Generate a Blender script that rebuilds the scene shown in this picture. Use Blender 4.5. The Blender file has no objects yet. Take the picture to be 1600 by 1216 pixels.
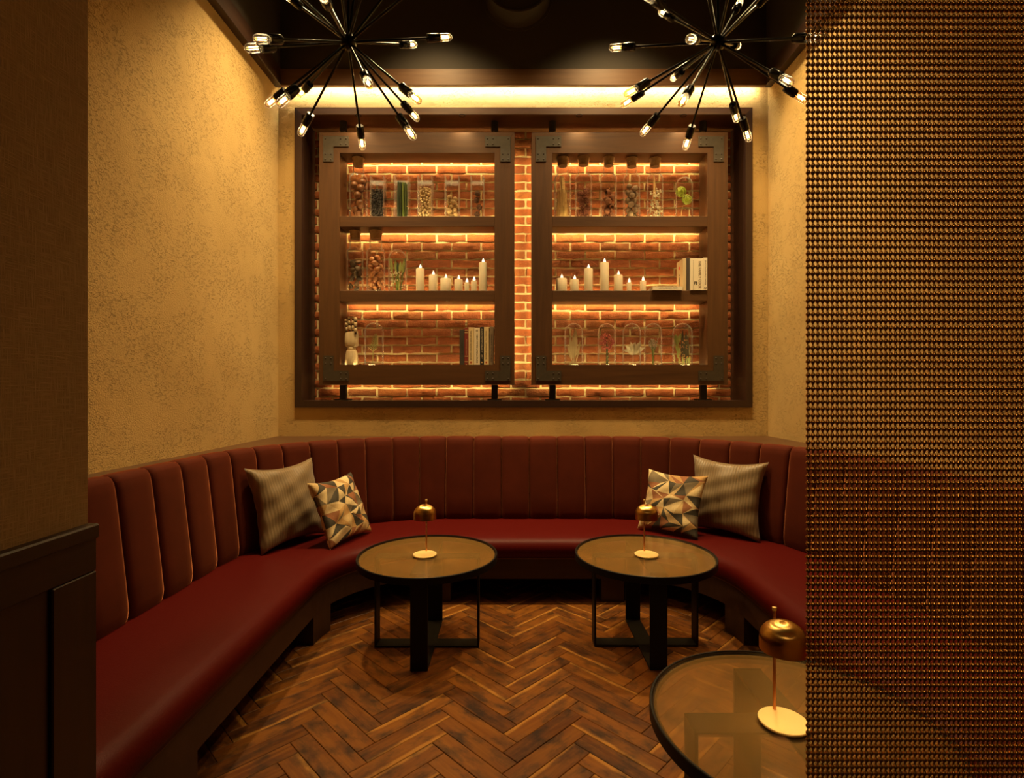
import bpy, math, random
from mathutils import Vector, Matrix, Euler
random.seed(7)
sc = bpy.context.scene
COL = sc.collection
PI = math.pi

# ------------------------------------------------------------------ camera, world, light, exposure
CAMH, F = 1.41, 825.0
cam_d = bpy.data.cameras.new('camera'); cam = bpy.data.objects.new('camera', cam_d); COL.objects.link(cam)
cam.location = (0, 0, CAMH); cam.rotation_euler = (PI/2, 0, 0)
cam_d.sensor_width = 36; cam_d.sensor_fit = 'HORIZONTAL'; cam_d.lens = 36*F/1600
cam_d.clip_start = .01; cam_d.clip_end = 60
sc.camera = cam
w = bpy.data.worlds.new('world'); sc.world = w; w.use_nodes = True
w.node_tree.nodes['Background'].inputs[0].default_value = (.5, .28, .12, 1)
w.node_tree.nodes['Background'].inputs[1].default_value = .006
WARM = (1, .70, .31)
def light(name, kind, loc, power, color=WARM, rot=(0,0,0), **kw):
    d = bpy.data.lights.new(name, kind); d.energy = power; d.color = color
    for k, v in kw.items(): setattr(d, k, v)
    o = bpy.data.objects.new(name, d); COL.objects.link(o); o.location = loc; o.rotation_euler = rot
    return o
def aim(o, tgt):
    o.rotation_euler = (Vector(tgt)-o.location).to_track_quat('-Z', 'Y').to_euler(); return o
# recessed ceiling downlights: wall washers close to the walls, two narrower ones over the tables
for x, y, p, cone in ((-1.36, 3.62, 470, 84), (1.55, 3.62, 470, 84), (1.51, 2.30, 45, 95), (-.62, 3.70, 230, 110), (.80, 3.70, 230, 110), (-.28, 3.1, 70, 48), (.46, 3.1, 70, 48)):
    light('ceiling_downlight', 'SPOT', (x, y, 4.62), p, spot_size=math.radians(cone), spot_blend=1, shadow_soft_size=.07)
# downlight in the corridor the camera stands in
aim(light('corridor_downlight', 'SPOT', (.20, -.5, 2.9), 60, spot_size=math.radians(44), spot_blend=1, shadow_soft_size=.06), (.95, .914, 1.35))
sc.view_settings.view_transform = 'Standard'; sc.view_settings.look = 'None'
sc.view_settings.gamma = 1; sc.view_settings.use_curve_mapping = False
sc.view_settings.exposure = -0.25
sc.cycles.use_adaptive_sampling = True; sc.cycles.adaptive_threshold = .02; sc.cycles.max_bounces = 9; sc.cycles.diffuse_bounces = 4; sc.cycles.glossy_bounces = 4; sc.cycles.transmission_bounces = 6; sc.cycles.transparent_max_bounces = 20

# ------------------------------------------------------------------ helpers
def X(u, d): return (u-800)*d/F
def Z(v, d): return CAMH+(608-v)*d/F
def link(o, parent=None):
    COL.objects.link(o)
    if parent is not None: o.parent = parent
    return o
def tag(o, label=None, cat=None, group=None, kind=None):
    if label: o['label'] = label
    if cat: o['category'] = cat
    if group: o['group'] = group
    if kind: o['kind'] = kind
    return o
def empty(name, loc, label=None, cat=None, group=None, rz=0):
    o = bpy.data.objects.new(name, None); COL.objects.link(o); o.location = loc; o.rotation_euler = (0,0,rz)
    o.empty_display_size = .05
    return tag(o, label, cat, group)
class MB:
    def __init__(s): s.v = []; s.f = []; s.m = []; s.mi = 0
    def add(s, vs, fs):
        b = len(s.v); s.v += [tuple(v) for v in vs]
        for f in fs: s.f.append(tuple(b+i for i in f)); s.m.append(s.mi)
        return s
    def box(s, x0, x1, y0, y1, z0, z1):
        return s.add([(x0,y0,z0),(x1,y0,z0),(x1,y1,z0),(x0,y1,z0),(x0,y0,z1),(x1,y0,z1),(x1,y1,z1),(x0,y1,z1)],
                     [(0,3,2,1),(4,5,6,7),(0,1,5,4),(1,2,6,5),(2,3,7,6),(3,0,4,7)])
    def bbox(s, x0, x1, y0, y1, z0, z1, b=.004):
        # box with chamfered edges
        P = []
        for sx in (0,1):
            for sy in (0,1):
                for sz in (0,1):
                    cx, cy, cz = (x0,x1)[sx], (y0,y1)[sy], (z0,z1)[sz]
                    dx, dy, dz = (b,-b)[sx], (b,-b)[sy], (b,-b)[sz]
                    P += [(cx, cy+dy, cz+dz), (cx+dx, cy, cz+dz), (cx+dx, cy+dy, cz)]
        I = lambda sx,sy,sz,k: (sx*4+sy*2+sz)*3+k
        fs = []
        fs += [(I(0,0,0,0),I(0,0,1,0),I(0,1,1,0),I(0,1,0,0)), (I(1,0,0,0),I(1,1,0,0),I(1,1,1,0),I(1,0,1,0))]
        fs += [(I(0,0,0,1),I(1,0,0,1),I(1,0,1,1),I(0,0,1,1)), (I(0,1,0,1),I(0,1,1,1),I(1,1,1,1),I(1,1,0,1))]
        fs += [(I(0,0,0,2),I(0,1,0,2),I(1,1,0,2),I(1,0,0,2)), (I(0,0,1,2),I(1,0,1,2),I(1,1,1,2),I(0,1,1,2))]
        for a in (0,1):
            for c in (0,1):
                fs.append((I(a,c,0,0),I(a,c,0,1),I(a,c,1,1),I(a,c,1,0)))
                fs.append((I(a,0,c,0),I(a,1,c,0),I(a,1,c,2),I(a,0,c,2)))
                fs.append((I(0,a,c,1),I(0,a,c,2),I(1,a,c,2),I(1,a,c,1)))
        for a in (0,1):
            for c in (0,1):
                for e in (0,1): fs.append((I(a,c,e,0),I(a,c,e,1),I(a,c,e,2)))
        return s.add(P, fs)
    def lathe(s, prof, n=24, c=(0,0,0), closed=False):
        # profile (r,z); r==0 ends close to a point
        vs = []; rows = []
        for r, z in prof:
            if r <= 1e-6: rows.append([len(vs)]); vs.append((c[0], c[1], c[2]+z))
            else:
                rows.append(list(range(len(vs), len(vs)+n)))
                vs += [(c[0]+r*math.cos(2*PI*k/n), c[1]+r*math.sin(2*PI*k/n), c[2]+z) for k in range(n)]
        fs = []
        rr = list(zip(rows, rows[1:])) + ([(rows[-1], rows[0])] if closed else [])
        for a, b in rr:
            for k in range(n):
                k2 = (k+1) % n
                if len(a) == 1 and len(b) == 1: continue
                if len(a) == 1: fs.append((a[0], b[k2], b[k]))
                elif len(b) == 1: fs.append((a[k], a[k2], b[0]))
                else: fs.append((a[k], a[k2], b[k2], b[k]))
        return s.add(vs, fs)
    def tube(s, pts, r, n=8, cap=True):
        pts = [Vector(p) for p in pts]; R = r if isinstance(r, (list, tuple)) else [r]*len(pts)
        vs = []; up = None
        for i, p in enumerate(pts):
            t = (pts[min(i+1, len(pts)-1)]-pts[max(i-1, 0)]).normalized()
            if up is None:
                up = Vector((0,0,1)) if abs(t.z) < .9 else Vector((1,0,0))
            a = t.cross(up).normalized(); b = a.cross(t).normalized(); up = b
            for k in range(n):
                q = 2*PI*k/n; vs.append(p + a*(R[i]*math.cos(q)) + b*(R[i]*math.sin(q)))
        fs = []
        for i in range(len(pts)-1):
            for k in range(n):
                k2 = (k+1) % n
                fs.append((i*n+k, i*n+k2, (i+1)*n+k2, (i+1)*n+k))
        if cap: fs += [tuple(range(n-1,-1,-1)), tuple((len(pts)-1)*n+k for k in range(n))]
        return s.add(vs, fs)
    def ball(s, c, r, n=10, m=6, sx=1, sy=1, sz=1, rot=None):
        prof = [(math.sin(PI*i/m), -math.cos(PI*i/m)) for i in range(m+1)]; prof[0] = (0,-1); prof[-1] = (0,1)
        t = MB().lathe(prof, n); c = Vector(c)
        vs = []
        for v in t.v:
            q = Vector((v[0]*sx*r, v[1]*sy*r, v[2]*sz*r))
            if rot is not None: q = rot @ q
            vs.append(c+q)
        return s.add(vs, t.f)
    def prism(s, poly, y0, y1):
        # polygon in x,z extruded along y
        n = len(poly)
        vs = [(x, y0, z) for x, z in poly]+[(x, y1, z) for x, z in poly]
        fs = [tuple(range(n)), tuple(range(2*n-1, n-1, -1))]+[((i+1)%n, i, n+i, n+(i+1)%n) for i in range(n)]
        return s.add(vs, fs)
    def leaf(s, p, d, L, wd, up=(0,-1,0), bend=.15, n=5):
        # slender curved leaf, thin closed body
        p = Vector(p); d = Vector(d).normalized(); up = Vector(up)
        a = d.cross(up)
        if a.length < 1e-3: a = d.cross(Vector((1,0,.3)))
        a.normalize(); nn = a.cross(d).normalized()
        vs = []
        for i in range(n+1):
            t = i/n; hw = wd*.5*math.sin(PI*min(1, t*.92+.06))**.8
            c = p + d*(L*t) + nn*(bend*L*t*t)
            vs += [c-a*hw, c+nn*(wd*.09), c+a*hw]
        fs = []
        for i in range(n):
            b = i*3
            fs += [(b, b+1, b+4, b+3), (b+1, b+2, b+5, b+4), (b+2, b, b+3, b+5)]
        return s.add(vs, fs)
    def build(s, name, mat, parent=None, smooth=None, loc=None):
        me = bpy.data.meshes.new(name); me.from_pydata(s.v, [], s.f)
        for m in (mat if isinstance(mat, (list, tuple)) else [mat]): me.materials.append(m)
        if any(s.m): me.polygons.foreach_set('material_index', s.m)
        if smooth is not None:
            me.polygons.foreach_set('use_smooth', [True]*len(me.polygons))
            if smooth < 179: me.set_sharp_from_angle(angle=math.radians(smooth))
        me.update()
        o = bpy.data.objects.new(name, me); link(o, parent)
        if loc is not None: o.location = loc
        return o
def inst(name, me, parent=None, loc=(0,0,0), rot=None):
    o = bpy.data.objects.new(name, me); link(o, parent); o.location = loc
    if rot is not None: o.rotation_euler = rot
    return o

# ------------------------------------------------------------------ materials
def nt(name):
    m = bpy.data.materials.new(name); m.use_nodes = True
    t = m.node_tree; return m, t, t.nodes, t.links, t.nodes['Principled BSDF']
def setp(b, color=None, rough=None, metal=None, **kw):
    if color is not None: b.inputs['Base Color'].default_value = (*color, 1)
    if rough is not None: b.inputs['Roughness'].default_value = rough
    if metal is not None: b.inputs['Metallic'].default_value = metal
    for k, v in kw.items(): b.inputs[k.replace('_', ' ')].default_value = v
def coords(n, l, scale=(1,1,1), rand=False, rot=(0,0,0)):
    tc = n.new('ShaderNodeTexCoord'); mp = n.new('ShaderNodeMapping'); mp.inputs['Scale'].default_value = scale
    mp.inputs['Rotation'].default_value = rot
    l.new(tc.outputs['Object'], mp.inputs['Vector'])
    if rand:
        oi = n.new('ShaderNodeObjectInfo'); cx = n.new('ShaderNodeMath'); cx.operation = 'MULTIPLY'; cx.inputs[1].default_value = 37
        l.new(oi.outputs['Random'], cx.inputs[0]); l.new(cx.outputs[0], mp.inputs['Location'])
        return mp.outputs[0], oi.outputs['Random']
    return mp.outputs[0]
def noise(n, l, vec, scale, detail=4, rough=.55, dist=0):
    t = n.new('ShaderNodeTexNoise'); t.inputs['Scale'].default_value = scale; t.inputs['Detail'].default_value = detail
    t.inputs['Roughness'].default_value = rough; t.inputs['Distortion'].default_value = dist
    l.new(vec, t.inputs['Vector']); return t.outputs['Fac']
def ramp(n, l, fac, stops, interp='LINEAR'):
    r = n.new('ShaderNodeValToRGB'); r.color_ramp.interpolation = interp
    e = r.color_ramp.elements
    while len(e) < len(stops): e.new(.5)
    for i, (p, c) in enumerate(stops): e[i].position = p; e[i].color = (*c, 1) if len(c) == 3 else c
    l.new(fac, r.inputs[0]); return r.outputs[0]
def math_(n, l, op, a, b=None):
    m = n.new('ShaderNodeMath'); m.operation = op
    for i, q in enumerate((a, b)):
        if q is None: continue
        if isinstance(q, (int, float)): m.inputs[i].default_value = q
        else: l.new(q, m.inputs[i])
    return m.outputs[0]
def bump(n, l, b, h, strength=.3, dist=.01):
    bp = n.new('ShaderNodeBump'); bp.inputs['Strength'].default_value = strength; bp.inputs['Distance'].default_value = dist
    l.new(h, bp.inputs['Height']); l.new(bp.outputs[0], b.inputs['Normal'])
def mixc(n, l, fac, a, b, mode='MIX'):
    m = n.new('ShaderNodeMix'); m.data_type = 'RGBA'; m.blend_type = mode
    for i, q in ((0, fac), (6, a), (7, b)):
        if isinstance(q, (int, float)): m.inputs[i].default_value = q
        elif isinstance(q, tuple): m.inputs[i].default_value = (*q, 1)
        else: l.new(q, m.inputs[i])
    return m.outputs[2]
M = {}
def plain(name, color, rough=.5, metal=0, **kw):
    m, t, n, l, b = nt(name); setp(b, color, rough, metal, **kw); M[name] = m; return m
def speck(name, c1, c2, scale=40, rough=.6, bmp=.2, dist=.003, sc3=(1,1,1), rand=True, **kw):
    m, t, n, l, b = nt(name); setp(b, None, rough, **kw)
    v = coords(n, l, sc3, rand)
    if rand: v = v[0]
    f = noise(n, l, v, scale)
    l.new(ramp(n, l, f, [(.3, c1), (.7, c2)]), b.inputs['Base Color'])
    if bmp: bump(n, l, b, f, bmp, dist)
    M[name] = m; return m
def glass(name, tint=(1,1,1), rough=.02, edge=.55, low=.03):
    m = bpy.data.materials.new(name); m.use_nodes = True; t = m.node_tree; n, l = t.nodes, t.links
    n.remove(n['Principled BSDF']); out = n['Material Output']
    tr = n.new('ShaderNodeBsdfTransparent'); tr.inputs[0].default_value = (*tint, 1)
    gl = n.new('ShaderNodeBsdfGlossy'); gl.inputs['Roughness'].default_value = rough; gl.inputs[0].default_value = (1, 1, 1, 1)
    lw = n.new('ShaderNodeLayerWeight'); lw.inputs[0].default_value = .5
    f = n.new('ShaderNodeMapRange'); l.new(lw.outputs['Facing'], f.inputs[0])
    f.inputs[1].default_value = .45; f.inputs[2].default_value = 1; f.inputs[3].default_value = low; f.inputs[4].default_value = edge
    tl = n.new('ShaderNodeBsdfTranslucent'); tl.inputs[0].default_value = (.9, .9, .9, 1)
    rm = n.new('ShaderNodeMixShader'); rm.inputs[0].default_value = .35; l.new(gl.outputs[0], rm.inputs[1]); l.new(tl.outputs[0], rm.inputs[2])
    mx = n.new('ShaderNodeMixShader'); l.new(f.outputs[0], mx.inputs[0]); l.new(tr.outputs[0], mx.inputs[1]); l.new(rm.outputs[0], mx.inputs[2])
    l.new(mx.outputs[0], out.inputs[0]); M[name] = m; return m
def emit(name, color, strength):
    m = bpy.data.materials.new(name); m.use_nodes = True; t = m.node_tree; n, l = t.nodes, t.links
    n.remove(n['Principled BSDF']); e = n.new('ShaderNodeEmission'); e.inputs[0].default_value = (*color, 1); e.inputs[1].default_value = strength
    l.new(e.outputs[0], n['Material Output'].inputs[0]); M[name] = m; return m

# rough trowelled stucco
def stucco():
    m, t, n, l, b = nt('stucco'); setp(b, None, .85)
    v = coords(n, l); v2 = coords(n, l, (1, 1, 1.7), rot=(.35, .5, .2))
    big = noise(n, l, v, 2.3, 3)
    f1 = noise(n, l, v2, 46, 4, .6, 1.0)
    f2 = noise(n, l, v, 120, 3, .6)
    pit = ramp(n, l, f1, [(.38, (0,0,0)), (.45, (1,1,1))])
    msk = ramp(n, l, noise(n, l, v, 5, 3), [(.40, (0,0,0)), (.58, (1,1,1))])
    pits = mixc(n, l, msk, (1.,1.,1.), pit)
    h = math_(n, l, 'ADD', math_(n, l, 'MULTIPLY', pits, .8), math_(n, l, 'MULTIPLY', f2, .45))
    l.new(ramp(n, l, big, [(.3, (.55,.36,.125)), (.7, (.65,.44,.165))]), b.inputs['Base Color'])
    bump(n, l, b, h, .9, .011)
    M['stucco'] = m
stucco()
def weave():
    m, t, n, l, b = nt('weave'); setp(b, (.34,.24,.12), .9)
    a = noise(n, l, coords(n, l, (1, 20, 260)), 1, 2); c = noise(n, l, coords(n, l, (1, 260, 20)), 1, 2)
    h = math_(n, l, 'MAXIMUM', a, c)
    l.new(ramp(n, l, h, [(.4, (.30,.195,.085)), (.7, (.43,.29,.135))]), b.inputs['Base Color'])
    bump(n, l, b, h, .35, .003); M['weave'] = m
weave()
def wood(name, c1, c2, axis, rough=.45, scale=1.0, bmp=.05, coat=0):
    m, t, n, l, b = nt(name); setp(b, None, rough)
    s = {'x': (1.2, 18, 18), 'y': (18, 1.2, 18), 'z': (18, 18, 1.2)}[axis]
    v, r = coords(n, l, tuple(q*scale for q in s), True)
    f = noise(n, l, v, 1.6, 6, .6, .6)
    v2, r2 = coords(n, l, tuple(q*.25*scale for q in s), True)
    g = noise(n, l, v2, 1.3, 3)
    h = math_(n, l, 'ADD', math_(n, l, 'MULTIPLY', f, .6), math_(n, l, 'MULTIPLY', g, .4))
    l.new(ramp(n, l, h, [(.35, c1), (.65, c2)]), b.inputs['Base Color'])
    bump(n, l, b, f, bmp, .002)
    M[name] = m
for ax in 'xyz':
    wood('walnut_'+ax, (.062,.024,.007), (.110,.045,.013), ax)
    wood('darkwood_'+ax, (.027,.010,.0048), (.047,.018,.0085), ax)
    wood('beamwood_'+ax, (.13,.06,.026), (.20,.10,.045), ax)
def plankmat():
    m, t, n, l, b = nt('floor_plank'); setp(b, None, .42); b.inputs['Specular IOR Level'].default_value = .28
    v, r = coords(n, l, (2.2, 30, 30), True)
    f = noise(n, l, v, 1.4, 6, .62, .8)
    v2, _ = coords(n, l, (9, 16, 16), True); blot = noise(n, l, v2, 1, 4, .6)
    base = ramp(n, l, r, [(0, (.078,.022,.004)), (.35, (.135,.040,.006)), (.65, (.18,.058,.007)), (1, (.10,.027,.005))])
    lightc = ramp(n, l, r, [(0, (.23,.083,.010)), (1, (.30,.12,.016))])
    g = ramp(n, l, f, [(.40, (0,0,0)), (.72, (1,1,1))])
    c = mixc(n, l, math_(n, l, 'MULTIPLY', g, .55), base, lightc)
    # sapwood strip along one edge of some planks
    tc = n.new('ShaderNodeTexCoord'); sx = n.new('ShaderNodeSeparateXYZ'); l.new(tc.outputs['Object'], sx.inputs[0])
    wob = math_(n, l, 'ADD', sx.outputs['Y'], math_(n, l, 'MULTIPLY', noise(n, l, v2, .6, 2), .03))
    edge = ramp(n, l, wob, [(.036, (0,0,0)), (.043, (1,1,1))])
    pick = math_(n, l, 'GREATER_THAN', math_(n, l, 'FRACT', math_(n, l, 'MULTIPLY', r, 7.3)), .62)
    c = mixc(n, l, math_(n, l, 'MULTIPLY', math_(n, l, 'MULTIPLY', edge, pick), .7), c, (.42,.19,.035))
    dark = ramp(n, l, blot, [(.32, (.25,.25,.25)), (.55, (1,1,1))])
    c = mixc(n, l, 1.0, c, dark, 'MULTIPLY')
    l.new(c, b.inputs['Base Color'])
    l.new(ramp(n, l, blot, [(.3, (.5,.5,.5)), (.7, (.36,.36,.36))]), b.inputs['Roughness'])
    bump(n, l, b, math_(n, l, 'ADD', f, blot), .12, .002); M['floor_plank'] = m
plankmat()
plain('floor_base', (.02,.010,.006), .7)
def brickmat():
    m, t, n, l, b = nt('brick'); setp(b, None, .85)
    v, r = coords(n, l, (1,1,1), True)
    f = noise(n, l, v, 22, 5, .65, .6); g = noise(n, l, v, 90, 3)
    base = ramp(n, l, r, [(0, (.27,.064,.012)), (.3, (.38,.096,.016)), (.6, (.32,.076,.013)), (.85, (.25,.080,.020)), (1, (.40,.125,.024))])
    c = mixc(n, l, ramp(n, l, f, [(.35, (0,0,0)), (.7, (.8,.8,.8))]), base, (.19,.046,.010))
    sp = ramp(n, l, g, [(.62, (0,0,0)), (.72, (1,1,1))])
    c = mixc(n, l, math_(n, l, 'MULTIPLY', sp, .35), c, (.45,.25,.09))
    l.new(c, b.inputs['Base Color'])
    bump(n, l, b, math_(n, l, 'ADD', f, math_(n, l, 'MULTIPLY', g, .5)), .9, .008); M['brick'] = m
brickmat()
speck('mortar', (.60,.48,.25), (.74,.61,.34), 60, .9, .6, .006, rand=False)
def velvet():
    m, t, n, l, b = nt('velvet'); setp(b, None, .8, Sheen_Weight=.9, Sheen_Roughness=.28)
    b.inputs['Sheen Tint'].default_value = (1, .34, .14, 1); b.inputs['Specular IOR Level'].default_value = .12
    v = coords(n, l); f = noise(n, l, v, 4, 4, .6); g = noise(n, l, v, 700, 2)
    l.new(ramp(n, l, f, [(.3, (.076,.0128,.0048)), (.7, (.102,.0172,.0062))]), b.inputs['Base Color'])
    bump(n, l, b, g, .12, .001); M['velvet'] = m
velvet()
def leather():
    m, t, n, l, b = nt('leather'); setp(b, (.074,.0032,.0020), .46); b.inputs['Specular IOR Level'].default_value = .13
    v = coords(n, l); vo = n.new('ShaderNodeTexVoronoi'); vo.inputs['Scale'].default_value = 260; l.new(v, vo.inputs['Vector'])
    bump(n, l, b, math_(n, l, 'ADD', vo.outputs['Distance'], noise(n, l, v, 9, 3)), .18, .002); M['leather'] = m
leather()
plain('piping', (.20,.085,.05), .6)
plain('black_metal', (.006,.005,.0045), .5, 0, Specular_IOR_Level=.25)
plain('gloss_black', (.010,.009,.008), .22, .6)
speck('bracket_steel', (.040,.029,.016), (.055,.040,.023), 30, .55, .05)
plain('post_black', (.014,.011,.009), .6)
plain('steel', (.45,.40,.34), .35, 1)
def spun(name, color, rough):
    m, t, n, l, b = nt(name); setp(b, color, rough, 1)
    b.inputs['Anisotropic'].default_value = .85
    tg = n.new('ShaderNodeTangent'); tg.direction_type = 'RADIAL'; tg.axis = 'Z'; l.new(tg.outputs[0], b.inputs['Tangent']); M[name] = m
spun('brass', (.80,.50,.16), .30)
plain('brass_disc', (.90,.68,.30), .5, .7)
plain('copper', (.72,.33,.14), .28, 1)
plain('bronze_bead', (.46,.23,.06), .28, 1)
glass('clear_glass', (.98,.98,.97), .03, .95, .012)
glass('amber_glass', (.80,.62,.34), .03, .75, .08)
def smoked():
    # polished upper face and satin lower face of the same smoked pane
    for nm in ('smoked_glass', 'satin_face'):
        m = bpy.data.materials.new(nm); m.use_nodes = True; t = m.node_tree; n, l = t.nodes, t.links
        n.remove(n['Principled BSDF']); out = n['Material Output']
        tr = n.new('ShaderNodeBsdfTransparent'); M[nm] = m
        if nm == 'smoked_glass':
            tr.inputs[0].default_value = (.93,.86,.72, 1)
            gl = n.new('ShaderNodeBsdfGlossy'); gl.inputs['Roughness'].default_value = .16
            lw0 = n.new('ShaderNodeLayerWeight'); lw0.inputs[0].default_value = .5; lw = n.new('ShaderNodeMapRange'); l.new(lw0.outputs['Facing'], lw.inputs[0])
            lw.inputs[1].default_value = .45; lw.inputs[2].default_value = 1; lw.inputs[3].default_value = .03; lw.inputs[4].default_value = .34
            mx = n.new('ShaderNodeMixShader'); l.new(lw.outputs[0], mx.inputs[0]); l.new(tr.outputs[0], mx.inputs[1]); l.new(gl.outputs[0], mx.inputs[2])
        else:
            tr.inputs[0].default_value = (.95,.88,.74, 1)
            rf = n.new('ShaderNodeBsdfRefraction'); rf.inputs[0].default_value = (.95,.86,.70, 1); rf.inputs['IOR'].default_value = 1.38; rf.inputs['Roughness'].default_value = .26
            df = n.new('ShaderNodeBsdfDiffuse'); df.inputs[0].default_value = (.74,.48,.19, 1)
            m1 = n.new('ShaderNodeMixShader'); m1.inputs[0].default_value = .45; l.new(tr.outputs[0], m1.inputs[1]); l.new(rf.outputs[0], m1.inputs[2])
            mx = n.new('ShaderNodeMixShader'); mx.inputs[0].default_value = .21; l.new(m1.outputs[0], mx.inputs[1]); l.new(df.outputs[0], mx.inputs[2])
        l.new(mx.outputs[0], out.inputs[0])
smoked()
speck('cork', (.30,.18,.10), (.42,.27,.15), 50, .85, .3)
plain('wax', (.72,.62,.44), .55, 0, Subsurface_Weight=.15)
emit('flame', (1, .80, .52), 2.2)
emit('filament', (1, .74, .36), 80)
emit('led', (1, .74, .30), 75)
emit('led_soft', (1, .74, .30), 42)
emit('cove_led', (1, .88, .60), 140)
emit('lamp_bulb', (1, .80, .42), 85)
speck('nut_brown', (.13,.045,.018), (.24,.09,.03), 14, .4, .15)
speck('nut_tan', (.40,.25,.11), (.56,.38,.18), 18, .6, .15)
speck('nut_light', (.50,.33,.16), (.66,.48,.25), 25, .6, .1, rand=False)
speck('nut_grey', (.20,.125,.075), (.32,.21,.13), 22, .75, .3)
speck('bean_black', (.012,.008,.005), (.032,.021,.014), 50, .35, .1, rand=False)
speck('cone_dark', (.06,.024,.014), (.20,.09,.045), 60, .6, .3)
speck('pod_copper', (.36,.13,.05), (.52,.23,.09), 9, .32, .1)
speck('shell_dark', (.075,.048,.026), (.17,.11,.06), 10, .5, .1)
speck('dried_red', (.16,.042,.022), (.30,.10,.05), 40, .8, .4)
speck('pod_red', (.15,.045,.020), (.34,.12,.045), 30, .6, .3)
plain('straw', (.66,.44,.18), .7)
plain('grass_green', (.14,.19,.03), .6)
plain('grass_dark', (.035,.05,.02), .6)
plain('leaf_green', (.30,.32,.09), .6)
plain('leaf_dark', (.055,.045,.022), .65)
plain('leaf_tan', (.40,.29,.15), .7)
plain('flower_white', (.66,.58,.42), .8)
plain('flower_pink', (.50,.12,.10), .75)
plain('flower_lilac', (.36,.27,.22), .8)
plain('berry_orange', (.45,.20,.06), .6)
plain('wire_green', (.42,.50,.05), .5)
plain('stem_green', (.10,.10,.03), .7)
wood('maple_z', (.48,.36,.20), (.62,.49,.30), 'z', .5)
plain('joint_dark', (.05,.03,.02), .6)
plain('paper', (.60,.52,.38), .9)
for nm, c in (('book_grey',(.045,.038,.030)),('book_red',(.20,.022,.012)),('book_cream',(.72,.55,.28)),('book_white',(.74,.64,.46)),('book_black',(.010,.009,.008)),('book_taupe',(.24,.17,.105)),('book_ivory',(.78,.70,.54)),('book_brown',(.06,.045,.035)),('book_card',(.60,.47,.27)),
              ('ink_black',(.015,.012,.010)),('ink_gold',(.55,.36,.16)),('ink_orange',(.62,.14,.02)),('ink_dark',(.10,.06,.04)),('ink_pale',(.62,.52,.36)),('ink_red',(.65,.02,.01)),('ink_brown',(.13,.085,.05))):
    plain(nm, c, .6)
for nm, c in (('print_cream',(.72,.55,.29)),('print_ochre',(.50,.29,.10)),('print_rust',(.30,.115,.045)),('print_charcoal',(.055,.045,.030)),('print_taupe',(.20,.15,.085)),('print_sand',(.58,.40,.18))):
    speck(nm, tuple(q*.88 for q in c), tuple(min(1,q*1.1) for q in c), 120, .85, .15, .001, rand=False)
def striped():
    m, t, n, l, b = nt('striped_cloth'); setp(b, None, .45, Sheen_Weight=.2)
    tc = n.new('ShaderNodeTexCoord'); w_ = n.new('ShaderNodeTexWave'); w_.bands_direction = 'X'; w_.inputs['Scale'].default_value = 17; w_.inputs['Distortion'].default_value = .6
    w_.inputs['Detail'].default_value = 1
    l.new(tc.outputs['Object'], w_.inputs['Vector'])
    l.new(ramp(n, l, w_.outputs['Fac'], [(.2, (.20,.135,.065)), (.8, (.255,.175,.09))]), b.inputs['Base Color'])
    nz = noise(n, l, coords(n, l, (300, 300, 20)), 1, 2)
    bump(n, l, b, math_(n, l, 'ADD', w_.outputs['Fac'], math_(n, l, 'MULTIPLY', nz, .4)), .25, .003); M['striped_cloth'] = m
striped()
plain('bulkhead_paint', (.046,.033,.021), .7)
plain('ceiling_paint', (.03,.022,.016), .9)

# ------------------------------------------------------------------ room shell
XL, XR, DW = -1.924, 2.108, 4.35
CEIL, SOF = 4.75, 3.862
tag(MB().box(-3.2, 3.4, -2.6, 5.0, -.12, -.012).build('floor', M['floor_base']), kind='structure')
floor = bpy.data.objects['floor']
tag(MB().box(-3.2, 3.4, -2.6, 5.0, CEIL, CEIL+.1).build('ceiling', M['ceiling_paint']), kind='structure')
tag(MB().box(XL-.12, XL, 1.29, 4.75, -.012, CEIL).build('wall_left', M['stucco']), kind='structure')
tag(MB().box(XR, XR+.12, -2.6, 4.75, -.012, CEIL).build('wall_right', M['stucco']), kind='structure')
FX0, FX1, FZ0, FZ1 = X(462, DW), X(1174, DW), Z(637, DW), Z(170, DW)
wb = MB()
wb.box(XL, FX0+.01, DW, DW+.4, -.012, CEIL); wb.box(FX1-.01, XR, DW, DW+.4, -.012, CEIL)
wb.box(FX0+.01, FX1-.01, DW, DW+.4, -.012, FZ0+.01); wb.box(FX0+.01, FX1-.01, DW, DW+.4, FZ1-.01, CEIL)
tag(wb.build('wall_back', M['stucco']), kind='structure')
tag(MB().box(-3.2, 3.4, -2.7, -2.6, -.012, CEIL).build('wall_front', M['ceiling_paint']), kind='structure')
# papered partition at the left of the opening, with wainscot
PX, PD = -663/F*1.29*1.0, 1.29
part = tag(MB().box(-3.2, PX, -2.6, PD, 0, CEIL).build('wall_partition', M['weave']), kind='structure')
CZ = CAMH-210*PD/F
wains = tag(MB().box(PX-.0, PX+.010, -2.6, PD+.004, 0, CZ-.02).build('trim_1', M['darkwood_z']), kind='structure')
MB().bbox(PX-.005, PX+.026, -2.6, PD+.006, CZ-.036, CZ, .004).build('cap_rail', M['darkwood_y'], wains)
MB().bbox(PX+.008, PX+.019, -2.6, PD+.005, CZ-.115, CZ-.034, .003).build('top_board', M['darkwood_y'], wains)
MB().bbox(PX+.008, PX+.019, 1.17, PD+.005, .12, CZ-.116, .003).build('stile_board', M['darkwood_z'], wains)
MB().bbox(PX+.008, PX+.023, -2.6, PD+.005, 0, .12, .003).build('base_board', M['darkwood_y'], wains)
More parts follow.
